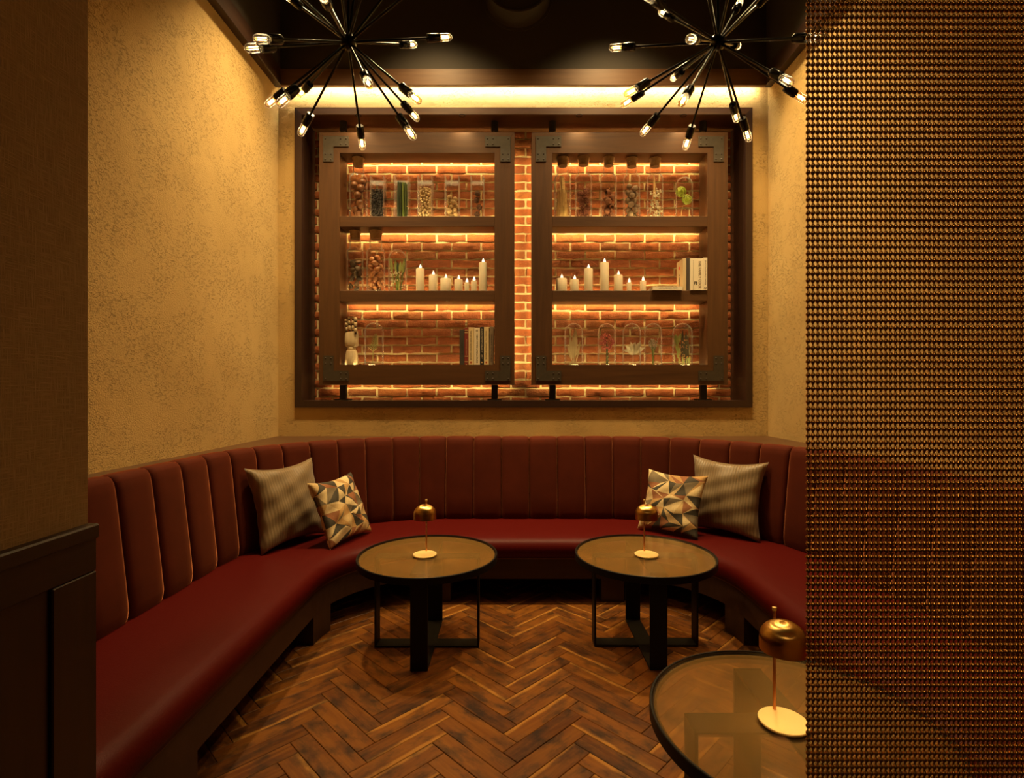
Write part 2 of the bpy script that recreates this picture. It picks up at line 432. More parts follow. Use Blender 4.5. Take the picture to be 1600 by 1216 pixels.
# dark bulkhead above the stucco, with a wooden band and a light slot behind the back one
BD = DW-.09
bk = tag(MB().box(XL+.045, XR-.045, BD+.016, BD+.034, SOF+.01, CEIL).build('wall_bulkhead', M['bulkhead_paint']), kind='structure')
MB().box(XL+.03, XL+.048, 1.30, BD+.03, SOF+.01, CEIL).build('side_panel', M['bulkhead_paint'], bk)
MB().box(XR-.048, XR-.03, -2.6, BD+.03, SOF+.01, CEIL).build('side_panel', M['bulkhead_paint'], bk)
MB().bbox(XL+.05, XR-.05, BD, BD+.036, SOF, SOF+.135, .003).build('wood_band', M['beamwood_x'], bk)
MB().bbox(XL, XL+.058, 1.30, BD+.036, SOF, SOF+.135, .003).build('wood_band', M['darkwood_y'], bk)
MB().bbox(XR-.058, XR, -2.6, BD+.036, SOF, SOF+.135, .003).build('wood_band', M['darkwood_y'], bk)
cv = MB().box(XL+.10, XR-.10, BD+.037, BD+.045, SOF+.012, SOF+.022).build('led_strip', M['cove_led'], bk)
# duct stub on the bulkhead
du = empty('air_duct', (.045, BD+.02, Z(-24, 4.15)), 'dark round air duct end sticking out of the bulkhead at the top', 'duct')
t = MB().lathe([(.262, 0), (.262, .19), (.268, .192), (.268, .206), (.255, .208), (.245, .19), (0, .19)], 48).build('duct_pipe', M['bulkhead_paint'], du, 40)
t.rotation_euler = (PI/2, 0, 0)
t = MB().lathe([(.262, 0), (.285, .001), (.285, .012), (.262, .014)], 48).build('flange', M['bulkhead_paint'], du, 40)
t.rotation_euler = (PI/2, 0, 0); t.location = (0, .0, 0)

# ------------------------------------------------------------------ herringbone floor
L_, W_ = .40, .08
pv = MB(); hx, hy = L_/2-.0009, W_/2-.0009; bz = .0018
pv.add([(-hx,-hy,-.012),(hx,-hy,-.012),(hx,hy,-.012),(-hx,hy,-.012),(-hx,-hy,-bz),(hx,-hy,-bz),(hx,hy,-bz),(-hx,hy,-bz),
        (-hx+bz,-hy+bz,0),(hx-bz,-hy+bz,0),(hx-bz,hy-bz,0),(-hx+bz,hy-bz,0)],
       [(0,1,5,4),(1,2,6,5),(2,3,7,6),(3,0,4,7),(4,5,9,8),(5,6,10,9),(6,7,11,10),(7,4,8,11),(8,9,10,11)])
pm = None; planks = []
ox, oy = .02, 2.331
c45 = math.sqrt(.5)
for j in range(-6, 7):
    for k in range(-40, 41):
        for vert in (0, 1):
            if not vert: cx, cy, a = k*W_+L_/2+j*L_, k*W_+W_/2-j*L_, 0
            else: cx, cy, a = L_+k*W_+W_/2+j*L_, (k+1)*W_-L_/2-j*L_, PI/2
            wx, wy = (cx-cy)*c45+ox, (cx+cy)*c45+oy
            planks.append((wx, wy, a+PI/4))
def seen(p):
    x, y, a = p
    for t in (-.18, 0, .18):
        px, py = x+t*math.cos(a), y+t*math.sin(a)
        if not (-1.20 < px < 1.42 and 1.50 < py < 3.75): continue
        u = 800+px*F/py; v = 608+CAMH*F/py
        if 215 < u < 1275 and v < 1262: return True
    return False
near = [p for p in planks if seen(p)]
near.sort(key=lambda p: p[1]); rest = [p for p in planks if not seen(p) and -3.1 < p[0] < 3.3 and -1.2 < p[1] < 4.4] + near[300:]
near = near[:300]
pm_o = pv.build('plank', M['floor_plank'], floor); pm = pm_o.data
random.shuffle(near)
for i, (x, y, a) in enumerate(near):
    o = pm_o if i == 0 else inst('plank', pm, floor)
    o.location = (x, y, random.uniform(-.0006, .0006)); o.rotation_euler = (0, 0, a+(PI if random.random() < .5 else 0))
rb = MB()
for x, y, a in rest:
    ca, sa = math.cos(a), math.sin(a)
    rb.add([(x+ca*vx-sa*vy, y+sa*vx+ca*vy, vz) for vx, vy, vz in pv.v], pv.f)
ro = rb.build('outer_planks', M['floor_plank'], floor); tag(ro, kind='stuff')

# ------------------------------------------------------------------ brick recess
BRD = 4.62
rec = tag(MB().box(FX0+.02, FX1-.02, BRD+.014, BRD+.08, FZ0+.02, FZ1-.02).build('wall_recess', M['mortar']), kind='structure')
bpx, bpz = .2606, .0752
def brick_mesh(seed, ln=1.0):
    r = random.Random(seed); nx, nz = 6, 3
    hw, hh = (bpx-.012)/2*ln, (bpz-.011)/2
    b = MB(); fr = {}
    vs = []
    for i in range(nx):
        for k in range(nz):
            x = -hw+2*hw*i/(nx-1); z = -hh+2*hh*k/(nz-1)
            edge = i in (0, nx-1) or k in (0, nz-1)
            if 0 < i < nx-1: x += r.uniform(-.010, .010)
            if k == 0: z += r.uniform(-.001, .007)
            if k == 2: z -= r.uniform(-.001, .004)
            if i == 0: x += r.uniform(0, .005)
            if i == nx-1: x -= r.uniform(0, .005)
            y = r.uniform(.004, .010) if edge else r.uniform(-.006, .002)
            fr[i, k] = len(vs); vs.append((x, y, z))
    fs = [(fr[i,k], fr[i+1,k], fr[i+1,k+1], fr[i,k+1]) for i in range(nx-1) for k in range(nz-1)]
    loop = [(i, 0) for i in range(nx)]+[(nx-1, k) for k in range(1, nz)]+[(i, nz-1) for i in range(nx-2, -1, -1)]+[(0, k) for k in range(nz-2, 0, -1)]
    bi = []
    for q in loop:
        x, y, z = vs[fr[q]]; bi.append(len(vs)); vs.append((x*1.01, .030, z*1.03))
    for a in range(len(loop)):
        c = (a+1) % len(loop); fs.append((fr[loop[a]], bi[a], bi[c], fr[loop[c]]))
    return b.add(vs, fs)
UL = (-1.595, .021, -1.4255, -.145); UR = (.164, 1.785, .3337, 1.618)
bays = [(a, b) for a, b in (( 1.6113, 2.138), (2.2257, 2.754), (2.840, 3.365))]
BZ0, BZ1 = bays[0][0], bays[2][1]
wins = []
k_ = BRD/4.37; k2 = BRD/4.56
for U in (UL, UR):
    for z0, z1 in bays:
        wins.append((U[2]*(k2 if U[2] < 0 else k_), U[3]*(k_ if U[3] < 0 else k2), CAMH+(z0-CAMH)*k_, CAMH+(z1-CAMH)*k2))
wins.append((UL[1]*k_, UR[0]*k_, FZ0, Z(200, BRD))); wins.append((FX0+.06, FX1-.06, FZ0+.06, CAMH+(1.443-CAMH)*k_))
bricks = []
r0 = 3.297; row = -28
while True:
    z = r0+row*bpz+bpz/2
    if z > FZ1-.05: break
    if z > FZ0+.01:
        off = -1.182+(bpx/2 if row % 2 else 0)
        n = -3
        while n < 14:
            x = off+n*bpx+bpx/2; n += 1
            if x < FX0+.03-bpx/2 or x > FX1-.03+bpx/2: continue
            vis = 0
            for a, b, c, d in wins:
                ww = min(b, x+bpx/2)-max(a, x-bpx/2); hh = min(d, z+bpz/2)-max(c, z-bpz/2)
                if ww > 0 and hh > 0: vis += ww*hh
            bricks.append((vis, x, z))
    row += 1
bricks.sort(reverse=True)
var = [brick_mesh(s) for s in range(10)]; vmesh = [None]*10
restb = MB()
for i, (vis, x, z) in enumerate(bricks):
    q = random.randrange(10)
    inside = FX0+.04+bpx/2 < x < FX1-.04-bpx/2
    if i < 300 and vis > 0 and inside:
        if vmesh[q] is None:
            o = var[q].build('brick', M['brick'], rec, 50); vmesh[q] = o.data
        else: o = inst('brick', vmesh[q], rec)
        o.location = (x, BRD+random.uniform(-.005, .004), z); o.rotation_euler = (0, 0, random.uniform(-.012, .012))
        if random.random() < .5: o.scale = (-1, 1, 1) if False else (1, 1, 1)
    else:
        vv = [(min(max(x+vx, FX0+.025), FX1-.025), BRD+vy, z+vz) for vx, vy, vz in var[q].v]
        restb.add(vv, var[q].f)
tag(restb.build('brick_remainder', M['brick'], rec, 50), kind='stuff')

# ------------------------------------------------------------------ niche frame
fr = empty('niche_frame', ((FX0+FX1)/2, DW, FZ0), 'large dark brown wooden frame lining the brick display recess in the back wall', 'frame')
fw = .057; y0, y1 = DW-.022, BRD+.02
o0 = Vector(fr.location)
def rel(mb, o): mb.v = [tuple(Vector(v)-o) for v in mb.v]; return mb
def mitre(x0, x1, z0, z1, w_, side):
    i0, i1, j0, j1 = x0+w_, x1-w_, z0+w_, z1-w_
    return {'l': [(x0,z0),(i0,j0),(i0,j1),(x0,z1)], 'r': [(i1,j0),(x1,z0),(x1,z1),(i1,j1)],
            'b': [(x0,z0),(x1,z0),(i1,j0),(i0,j0)], 't': [(i0,j1),(i1,j1),(x1,z1),(x0,z1)]}[side]
for sd, nm in (('l','side_board'),('r','side_board'),('b','bottom_board'),('t','top_board')):
    rel(MB().prism(mitre(FX0, FX1, FZ0, FZ1, fw, sd), y0, y1), o0).build(nm, M['darkwood_x' if sd in 'bt' else 'darkwood_z'] if sd != 't' else M['walnut_x'], fr)  # top board in lighter walnut: the light on it is put into the colour

for u in (560, 722, 905, 1068):
    px = X(u, 4.345)
    rel(MB().lathe([(.022, FZ1-fw-.004), (.026, FZ1-fw-.004), (.026, FZ1-fw), (.022, FZ1-fw)], 20, (px, 4.346, 0), True), o0).build('downlight_ring', M['black_metal'], fr, 40)
    lt = light('niche_downlight', 'SPOT', (px, 4.346, FZ1-fw-.006), 18, spot_size=math.radians(110), spot_blend=1, shadow_soft_size=.012)
# ------------------------------------------------------------------ shelf units
UD0, UD1 = 4.37, 4.56
UZ0, UZ1 = 1.443, 3.534
def shelf_unit(U, label, postu):
    x0, x1, b0, b1 = U
    o = empty('shelf_unit', ((x0+x1)/2, UD0, UZ0), label, 'shelf unit', 'hanging shelf units')
    c = Vector(o.location); g = .0006
    polys = {'l': ('stile', [(x0,UZ0),(b0-g,BZ0-g),(b0-g,BZ1),(x0,UZ1-g)], 'walnut_z'), 'r': ('stile', [(b1,BZ0-g),(x1,UZ0),(x1,UZ1-g),(b1,BZ1)], 'walnut_z'),
             'b': ('rail', [(x0+g,UZ0),(x1-g,UZ0),(b1,BZ0),(b0,BZ0)], 'walnut_x'), 't': ('rail', [(b0,BZ1),(b1,BZ1),(x1-g,UZ1),(x0+g,UZ1)], 'walnut_x')}
    for nm, p, m in polys.values(): rel(MB().prism(p, UD0, UD1), c).build(nm, M[m], o)
    for k in (0, 1):
        rel(MB().bbox(b0, b1, UD0+.001, UD1, bays[k][1], bays[k+1][0], .002), c).build('shelf', M['walnut_x'], o)
    # corner plates
    s = .2094; t = .084; e = .034
    for cx, cz, sx, sz in ((x0+e, UZ1-e, 1, -1), (x1-e, UZ1-e, -1, -1), (x0+e, UZ0+e, 1, 1), (x1-e, UZ0+e, -1, 1)):
        pts = [(0,0),(s,0),(s,t),(t,t),(t,s),(0,s)]
        poly = [(cx+sx*a-c.x, cz+sz*b-c.z) for a, b in pts]
        if sx*sz < 0: poly.reverse()
        pl = MB().prism(poly, -.006, -.0005).build('corner_plate', M['bracket_steel'], o)
        for a, b in ((.018,.018),(.145,.018),(.190,.018),(.145,.064),(.190,.064),(.018,.145),(.018,.190),(.064,.145),(.064,.190)):
            bt = MB().lathe([(.0062,0),(.0055,.0025),(.003,.0036),(0,.004)], 8).build('rivet', M['joint_dark'], pl, 60)
            bt.rotation_euler = (PI/2, 0, 0); bt.location = (cx+sx*a-c.x, -.006, cz+sz*b-c.z)
    for u in postu:
        px = X(u, 4.46); zb = FZ0+fw; zt = FZ1-fw
        rel(MB().bbox(px-.027, px+.027, 4.435, 4.475, zb+.012, UZ0, .002).bbox(px-.06, px+.06, 4.40, 4.51, zb, zb+.012, .003), c).build('foot_post', M['post_black'], o)
        h = MB().lathe([(.024, UZ1-c.z), (.024, UZ1+.045-c.z), (.021, UZ1+.05-c.z)], 16, (px-c.x, 4.455-c.y, 0)); h.build('pivot_pin', M['steel'], o, 40)
        h = MB().lathe([(.021, UZ1+.046-c.z), (.030, UZ1+.05-c.z), (.030, zt-c.z)], 16, (px-c.x, 4.455-c.y, 0)); h.build('hanger_sleeve', M['post_black'], o, 40)
    # led strips behind and on the boards
    for k, (z0, z1) in enumerate(bays):
        rel(MB().box(b0+.01, b1-.01, UD1+.002, UD1+.010, z1+.020, z1+.030), c).build('led_strip', M['led'], o)
        e1 = {(0, 1): X(640, 4.38), (0, 0): X(605, 4.38)}.get((int(x0 > 0), k), b1-.012)
        if (int(x0 > 0), k) != (1, 1): rel(MB().box(b0+.012, e1, UD0+.014, UD0+.022, z0-.003, z0+.0002), c).build('led_strip', M['led_soft'], o)
        rel(MB().box(b0+.012, b1-.012, UD1-.010, UD1-.003, z0-.003, z0+.0002), c).build('led_strip', M['led_soft'], o)
    rel(MB().box(x0+.03, x1-.03, UD1+.002, UD1+.010, UZ0+.020, UZ0+.028), c).build('led_strip', M['led_soft'], o)
    for xx in ((x1-.028,) if x0 < 0 else (x0+.02,)):
        rel(MB().box(xx, xx+.008, UD1+.002, UD1+.010, UZ0+.1, UZ1-.1), c).build('led_strip', M['led_soft'], o)
    return o
shelf_unit(UL, 'brown wooden hanging shelf unit filling the left half of the recess', (537, 773))
shelf_unit(UR, 'brown wooden hanging shelf unit filling the right half of the recess', (863, 1098))

# ------------------------------------------------------------------ shelf contents
ST = {0: bays[2][0], 1: bays[1][0], 2: bays[0][0]}          # shelf tops: 0 top, 1 middle, 2 bottom
DC = 4.462
def corked_jar(u0, u1, vs, vc, sh, label, neck=.62, group='corked glass bottles on the shelves'):
    r = (X(u1, DC)-X(u0, DC))/2; xc = X((u0+u1)/2, DC); zb = ST[sh]
    hs = Z(vs, DC)-zb; ht = Z(vc, DC)-zb; rn = r*neck
    o = empty('glass_jar', (xc, DC, zb), label, 'jar', group)
    r = min(r, .084)
    prof = [(0,.003),(r-.004,.003),(r,.010),(r,hs-.03),(r*.96,hs-.012),(r*.85,hs),(rn,hs+.006),(rn,ht-.035),(rn+.003,ht-.03),(rn+.001,ht-.028),(rn-.004,ht-.035),(rn-.004,hs+.003),(r*.83,hs-.006),(r*.92,hs-.02),(r-.005,hs-.034),(r-.005,.012),(r-.008,.008),(0,.008)]
    MB().lathe(prof, 28).build('glass_body', M['clear_glass'], o, 50)
    MB().lathe([(0,ht-.07),(rn-.009,ht-.07),(rn-.005,ht-.03),(rn+.006,ht-.004),(rn+.002,ht),(0,ht)], 20).build('cork', M['cork'], o, 40)
    return o, r-.008, hs, zb
def vase(u0, u1, vt, sh, label):
    r = (X(u1, DC)-X(u0, DC))/2; xc = X((u0+u1)/2, DC); zb = ST[sh]; h = Z(vt, DC)-zb
    o = empty('glass_vase', (xc, DC, zb), label, 'vase', 'square glass vases on the top shelf')
    b = MB(); w1, w0 = r, r-.005
    b.add([(s*w1,t*w1,z) for z in (.0005,h) for s,t in ((-1,-1),(1,-1),(1,1),(-1,1))]+[(s*w0,t*w0,z) for z in (.012,h) for s,t in ((-1,-1),(1,-1),(1,1),(-1,1))],
          [(0,3,2,1)]+[(i,(i+1)%4,4+(i+1)%4,4+i) for i in range(4)]+[(8,9,10,11)]+[(8+(i+1)%4,8+i,12+i,12+(i+1)%4) for i in range(4)]+[(4+i,4+(i+1)%4,12+(i+1)%4,12+i) for i in range(4)])
    b.build('glass_body', M['clear_glass'], o)
    MB().box(-w1,w1,-w1,w1,h*.86,h*.86+.004).build('rim_line', M['clear_glass'], o)
    return o, w0-.003, h, zb
def dome(u0, u1, vt, sh, label):
    r = (X(u1, DC)-X(u0, DC))/2; xc = X((u0+u1)/2, DC); zb = ST[sh]; h = Z(vt, DC)-zb
    r = min(r, .086)
    o = empty('glass_dome', (xc, DC, zb), label, 'glass dome', 'glass domes on the shelves')
    arc = lambda rr, q: [(rr*math.cos(a*PI/2/8), h-r+(r-q)*math.sin(a*PI/2/8)) for a in range(1, 8)]
    prof = [(r-.004,.0005),(r,.002),(r,h-r)]+arc(r,0)+[(0,h),(0,h-.004)]+arc(r-.004,.004)[::-1]+[(r-.004,h-r),(r-.004,.003)]
    MB().lathe(prof, 32, closed=True).build('glass_cover', M['clear_glass'], o, 50)
    return o, r-.008, h, zb
def settle(xc, rad, zb, r, n, square=False, seed=1, ztop=9, flat=1.0):
    # loose pile of spheres in a vessel: drop with random tries
    rr = random.Random(seed); out = []
    for i in range(n):
        best = None
        for _ in range(60):
            q = r*rr.uniform(.88, 1.1); lim = rad-q
            if square: x, y = rr.uniform(-lim, lim), rr.uniform(-lim, lim)
            else:
                a, d = rr.uniform(0, 2*PI), lim*math.sqrt(rr.random()); x, y = d*math.cos(a), d*math.sin(a)
            z = zb+.009+q
            for (ox_, oy_, oz_, oq) in out:
                dd = (x-ox_)**2+(y-oy_)**2; s2 = (q+oq)**2
                if dd < s2: z = max(z, oz_+math.sqrt(s2-dd)*flat)
            if best is None or z < best[2]: best = (x, y, z, q)
        if best[2] > ztop: break
        out.append(best)
    return [(xc+x, DC+y, z, q) for x, y, z, q in out]
def R3(r): return Euler((r.uniform(0,6), r.uniform(0,6), r.uniform(0,6))).to_matrix()
rg = random.Random(11)
def pods(name, label, cat, group, mat, spots, maker):
    variants = [maker(s).build(name, M[mat], None, 50) for s in range(min(3, len(spots)))]
    for i, (x, y, z, q) in enumerate(spots):
        o = variants[i] if i < len(variants) else inst(name, variants[i % len(variants)].data)
        o.location = (x, y, z); o.scale = (q, q, q); o.rotation_euler = (rg.uniform(0,6), rg.uniform(0,6), rg.uniform(0,6))
        tag(o, label, cat, group)
def round_nut(s):
    r = random.Random(s); b = MB().ball((0,0,0), 1, 14, 9)
    b.v = [tuple(Vector(v)*(1+.04*math.sin(5*v[2]+s)+r.uniform(-.015,.015))) for v in b.v]; return b
def cone(s):
    r = random.Random(s); b = MB().ball((0,0,0), .72, 8, 6)
    for i in range(26):
        zz = -1+2*(i+.5)/26; a = i*2.4; rr = math.sqrt(max(0, 1-zz*zz))
        d = Vector((rr*math.cos(a), rr*math.sin(a), zz)); b.leaf(d*.55, d+Vector((0,0,.3)), .5, .48, (0,0,1), .3, 2)
    return b
def dried_head(s):
    r = random.Random(s); b = MB().ball((0,0,0), .7, 9, 6)
    for i in range(40):
        zz = -1+2*(i+.5)/40; a = i*2.4; rr = math.sqrt(max(0, 1-zz*zz)); d = Vector((rr*math.cos(a), rr*math.sin(a), zz))
        b.ball(d*.78, .24, 5, 3)
    return b
def open_pod(s):
    b = MB(); prof = [(0,-1),(.55,-.85),(.95,-.2),(.9,.35),(.62,.72),(.5,.6),(.72,.3),(.78,-.2),(.4,-.7),(0,-.8)]
    b.lathe(prof, 12)
    for i in range(6): b.leaf((.6*math.cos(i*PI/3), .6*math.sin(i*PI/3), .6), (math.cos(i*PI/3), math.sin(i*PI/3), .7), .5, .5, (0,0,1), .3, 2)
    return b
def almond(s):
    b = MB(); n = 8
    prof = [(0,-1.4)]+[(.95*math.sin(PI*i/8)**.85, -1.4+2.8*i/8) for i in range(1, 8)]+[(0,1.4)]
    b.lathe(prof, 12); b.v = [(x*1.0, y*.72, z) for x, y, z in b.v]; return b
def shell(s):
    r = random.Random(s); b = MB().ball((0,0,0), 1, 10, 6, 1.25, .5, .95)
    b.v = [(x, y+.25*x*x, z*(1+.2*math.sin(3*x+s))) for x, y, z in b.v]; return b
# --- left unit, top shelf
o, r, h, zb = corked_jar(546, 574, 275, 247.5, 0, 'corked glass bottle of big round brown nuts, on the top shelf beside the green stems unit end')
o['label'] = 'corked glass bottle filled with large brown nuts, leftmost on the top left shelf'
pods('nut', 'large brown nut inside the corked bottle leftmost on the top left shelf', 'nut', 'brown nuts in the corked bottle', 'nut_brown', settle(o.location.x, r, zb, .036, 11, seed=3, ztop=zb+h-.045), round_nut)
o, r, h, zb = vase(580.5, 601.5, 278, 0, 'square glass vase filled with small black beans on the top left shelf')
b = MB()
for i in range(9):
    for j in range(26):
        for fz in (-1, 1):
            b.ball((rg.uniform(-r+.006, r-.006), fz*(r-.007), .016+j*(h*.66/26)), .0075, 6, 4, 1.2, .6, .7, R3(rg))
        sx_ = rg.choice((-1,1)); b.ball((sx_*(r-.007), rg.uniform(-r, r)*.8, .016+j*(h*.66/26)), .0075, 6, 4, .6, 1.2, .7, R3(rg))
b.box(-r+.012, r-.012, -r+.012, r-.012, .014, h*.66)
t = b.build('black_beans', M['bean_black'], None, 60, o.location); tag(t, 'heap of small black beans in the square vase beside the brown nut bottle', 'beans', kind='stuff')
o, r, h, zb = vase(618, 639.5, 278, 0, 'square glass vase of upright green stems on the top left shelf')
b = MB()
for i in range(46):
    x, y = rg.uniform(-r, r)*.88, rg.uniform(-r, r)*.85; b.mi = i % 2
    b.tube([(x, y, .014), (x+rg.uniform(-.006,.006), y, h*.5), (x*.9+rg.uniform(-.006,.006), y*.9, h*rg.uniform(.84,.9))], .0042, 5)
t = b.build('green_stems', [M['grass_green'], M['grass_dark']], None, 60, o.location); tag(t, 'bundle of straight green stems standing in the square glass vase', 'stems', kind='stuff')
o, r, h, zb = vase(654, 676, 278, 0, 'square glass vase filled with pale hazelnuts on the top left shelf')
b = MB()
for (x, y, z, q) in settle(0, r, 0, .0125, 150, True, 5, h*.74): b.ball((x, y-DC, z+.004), q, 8, 5)
t = b.build('hazelnuts', M['nut_light'], None, 60, o.location); tag(t, 'heap of small pale hazelnuts in the third square vase from the left', 'nuts', kind='stuff')
o, r, h, zb = vase(696, 718, 278, 0, 'square glass vase holding tan wooden balls on the top left shelf')
pods('wooden_ball', 'tan ball inside the square vase next to the pinecone vase', 'ball', 'tan balls in the square vase', 'nut_tan', settle(o.location.x, r, zb+.005, .0225, 16, True, 8, zb+h*.72), round_nut)
o, r, h, zb = vase(736, 756.5, 278, 0, 'square glass vase with dark pinecones, rightmost on the top left shelf')
pods('pinecone', 'small dark pinecone inside the rightmost square glass vase', 'pinecone', 'pinecones in the square vase', 'cone_dark', [(o.location.x+dx, DC, zb+dz, .03) for dx, dz in ((-.006,.045),(.016,.105),(-.008,.165),(-.002,.222))], cone)
# --- left unit, middle shelf
o, r, h, zb = corked_jar(542.5, 567.5, 390, 361.5, 1, 'corked glass bottle of dark dry leaf pods, leftmost on the middle left shelf', .68)
pods('leaf_pod', 'flat dark brown pod inside the leftmost corked bottle on the middle left shelf', 'pod', 'dark pods in the corked bottle', 'shell_dark', settle(o.location.x, r, zb, .028, 26, seed=13, ztop=zb+h-.09), shell)
o, r, h, zb = corked_jar(573, 601.5, 390, 361.5, 1, 'corked glass bottle of shiny copper almonds beside the candles', .68)
pods('almond', 'shiny copper coloured almond inside the corked bottle on the middle left shelf', 'almond', 'copper almonds in the corked bottle', 'pod_copper', settle(o.location.x, r, zb, .027, 26, seed=17, ztop=zb+h-.03), almond)
def bouquet(loc, name, label, cat, fn, mats):
    b = MB(); fn(b); t = b.build(name, [M[m] for m in mats], None, 60, loc); return tag(t, label, cat)
o, r, h, zb = dome(607, 635, 390, 1, 'glass dome over green leaves and tiny white blossom on the middle left shelf')
def f1(b):
    for i in range(9):
        x, y = rg.uniform(-.05,.05), rg.uniform(-.03,.03); b.mi = 0 if i % 3 else 1
        b.tube([(x*.6, y*.6, .004), (x, y, h*.5)], .003, 5); b.leaf((x, y, h*.45), (x*1.2, -.01, .3), rg.uniform(.08,.13), .026, (0,-1,0), .05)
    b.mi = 2
    for i in range(70): b.ball((rg.uniform(-.06,.06), rg.uniform(-.045,.03), rg.uniform(.03,.17)), rg.uniform(.004,.007), 6, 4)
    b.mi = 3
    for i in range(12):
        x = rg.uniform(-.05,.05); b.tube([(x*.7, -.02, .004), (x, -.02, .15)], .0025, 5)
bouquet(o.location, 'leaf_bouquet', 'small bunch of green leaves and white blossom under the middle shelf dome', 'dried plants', f1, ['leaf_green','grass_dark','flower_white','grass_green'])
def candle(u0, u1, vt, sh, label, d=4.435):
    r = (X(u1, d)-X(u0, d))/2; xc = X((u0+u1)/2, d); zb = ST[sh]; h = Z(vt, d)-zb
    o = empty('candle', (xc, d, zb), label, 'candle', 'white pillar candles on the middle shelves')
    MB().lathe([(0,0),(r*.98,0),(r,.004),(r,h-.006),(r*.93,h-.001),(r*.8,h-.004),(r*.4,h-.009),(0,h-.010)], 22).build('wax_body', M['wax'], o, 40)
    s = .040
    b = MB().lathe([(0,h-.012),(.010,h+.002),(.0125,h+.010),(.008,h+.024),(.003,h+.036),(0,h+s)], 10)
    b.v = [(x+.002, y*.45, z) for x, y, z in b.v]
    b.build('flame_tip', M['flame'], o, 80)
lab = 'middle left shelf'
for u0, u1, v, l in ((650,663,420,'second tallest white candle on the middle left shelf, beside the leaf dome'),(670,683.6,430,'medium white candle second from the left dome on the middle left shelf'),
                     (688,705,435.5,'widest short white candle on the middle left shelf'),(710,723,437,'short white candle just right of the widest one on the middle left shelf'),
                     (725.6,733,441.6,'tiniest thin white candle on the middle left shelf'),(736,745,439,'thin small white candle beside the tallest one on the middle left shelf'),
                     (748.3,761,410.6,'tallest white candle on the middle left shelf, at the right end')): candle(u0, u1, v, 1, l)
for u0, u1, v, l in ((869,886,435.5,'widest short white candle, leftmost on the middle right shelf'),(891,904.3,437,'short white candle second from the left on the middle right shelf'),
                     (912.6,926.2,420,'second tallest white candle on the middle right shelf'),(937.7,951,410.6,'tallest white candle on the middle right shelf'),
                     (959.4,973,430,'medium white candle just right of the tallest on the middle right shelf'),(979,986.6,441.6,'tiniest thin white candle on the middle right shelf'),
                     (1000,1009.3,439,'thin small white candle nearest the lying book on the right shelf')): candle(u0, u1, v, 1, l)
# --- left unit, bottom shelf: jointed hand
d = 4.43; xc = X(549.5, d); zb = ST[2]
hand = empty('mannequin_hand', (xc, d, zb), 'jointed wooden artist hand standing upright at the left end of the bottom shelf', 'wooden hand')
pxm = d/F
MB().lathe([(0,0),(.054,0),(.055,.004),(.050,.08),(.043,.118),(.036,.123),(0,.123)], 24).build('forearm', M['maple_z'], hand, 40)
MB().ball((0,0,.137), .036, 16, 10, 1, .8, .62).build('wrist_ball', M['maple_z'], hand, 60)
pal = MB(); rows = [(.150,.040,.024),(.165,.054,.030),(.20,.056,.031),(.25,.054,.028),(.278,.050,.022)]
vs = []; N = 20
for z, a, b_ in rows:
    for k in range(N):
        q = 2*PI*k/N; ex = .6
        vs.append((a*math.copysign(abs(math.cos(q))**ex, math.cos(q)), b_*math.copysign(abs(math.sin(q))**ex, math.sin(q)), z-(.010*math.cos(q) if z > .26 else 0)*-1))
pal.add(vs, [(i*N+k, i*N+(k+1)%N, (i+1)*N+(k+1)%N, (i+1)*N+k) for i in range(len(rows)-1) for k in range(N)]+[tuple(range(N-1,-1,-1)), tuple((len(rows)-1)*N+k for k in range(N))])
pal.build('palm', M['maple_z'], hand, 50)
def finger(x, z0, segs, r, lean, nm='finger', dy=0):
    p = Vector((x, dy, z0)); dr = Vector((math.sin(lean), -.08, math.cos(lean))).normalized(); b = MB(); j = MB()
    for k, s in enumerate(segs):
        j.ball(p+dr*.004, r*.75, 8, 5)
        q = p+dr*.010; e = q+dr*(s-.014)
        b.tube([q-dr*.001, q+dr*.004, (q+e)/2, e-dr*.004, e], [r*.7, r, r*.95, r*.9, r*.6], 10); p = p+dr*s
    f = b.build(nm, M['maple_z'], hand, 50); j.build('joint', M['joint_dark'], f, 60)
finger(-.040, .280, (.042,.036,.032), .0105, -.07); finger(-.016, .286, (.050,.040,.034), .011, -.02)
finger(.010, .286, (.050,.042,.034), .011, .03); finger(.034, .284, (.044,.038,.032), .0105, .05)
finger(.040, .262, (.05,.045,.042), .0135, .02, 'thumb', -.026)
o, r, h, zb = dome(570, 599, 504, 2, 'glass dome over a single dry fern sprig beside the wooden hand')
def f2(b):
    b.tube([(-.012,0,.003),(-.008,0,.12),(.006,0,.20),(.016,0,.27)], .0026, 6)
    for i in range(9):
        z = .115+i*.017; x = -.008+.024*(i/9)
        for s in (-1, 1): b.leaf((x, 0, z), (s*1., -.1, .8), .050-.004*i, .0065, (0,-1,0), .05, 3)
    b.mi = 1; b.leaf((-.010,0,.115), (-.8,-.1,.75), .06, .007); b.leaf((-.010,0,.115), (.9,-.1,.6), .055, .007)
bouquet(o.location, 'fern_sprig', 'single dry fern sprig standing under the dome beside the wooden hand', 'dried plant', f2, ['leaf_green','straw'])
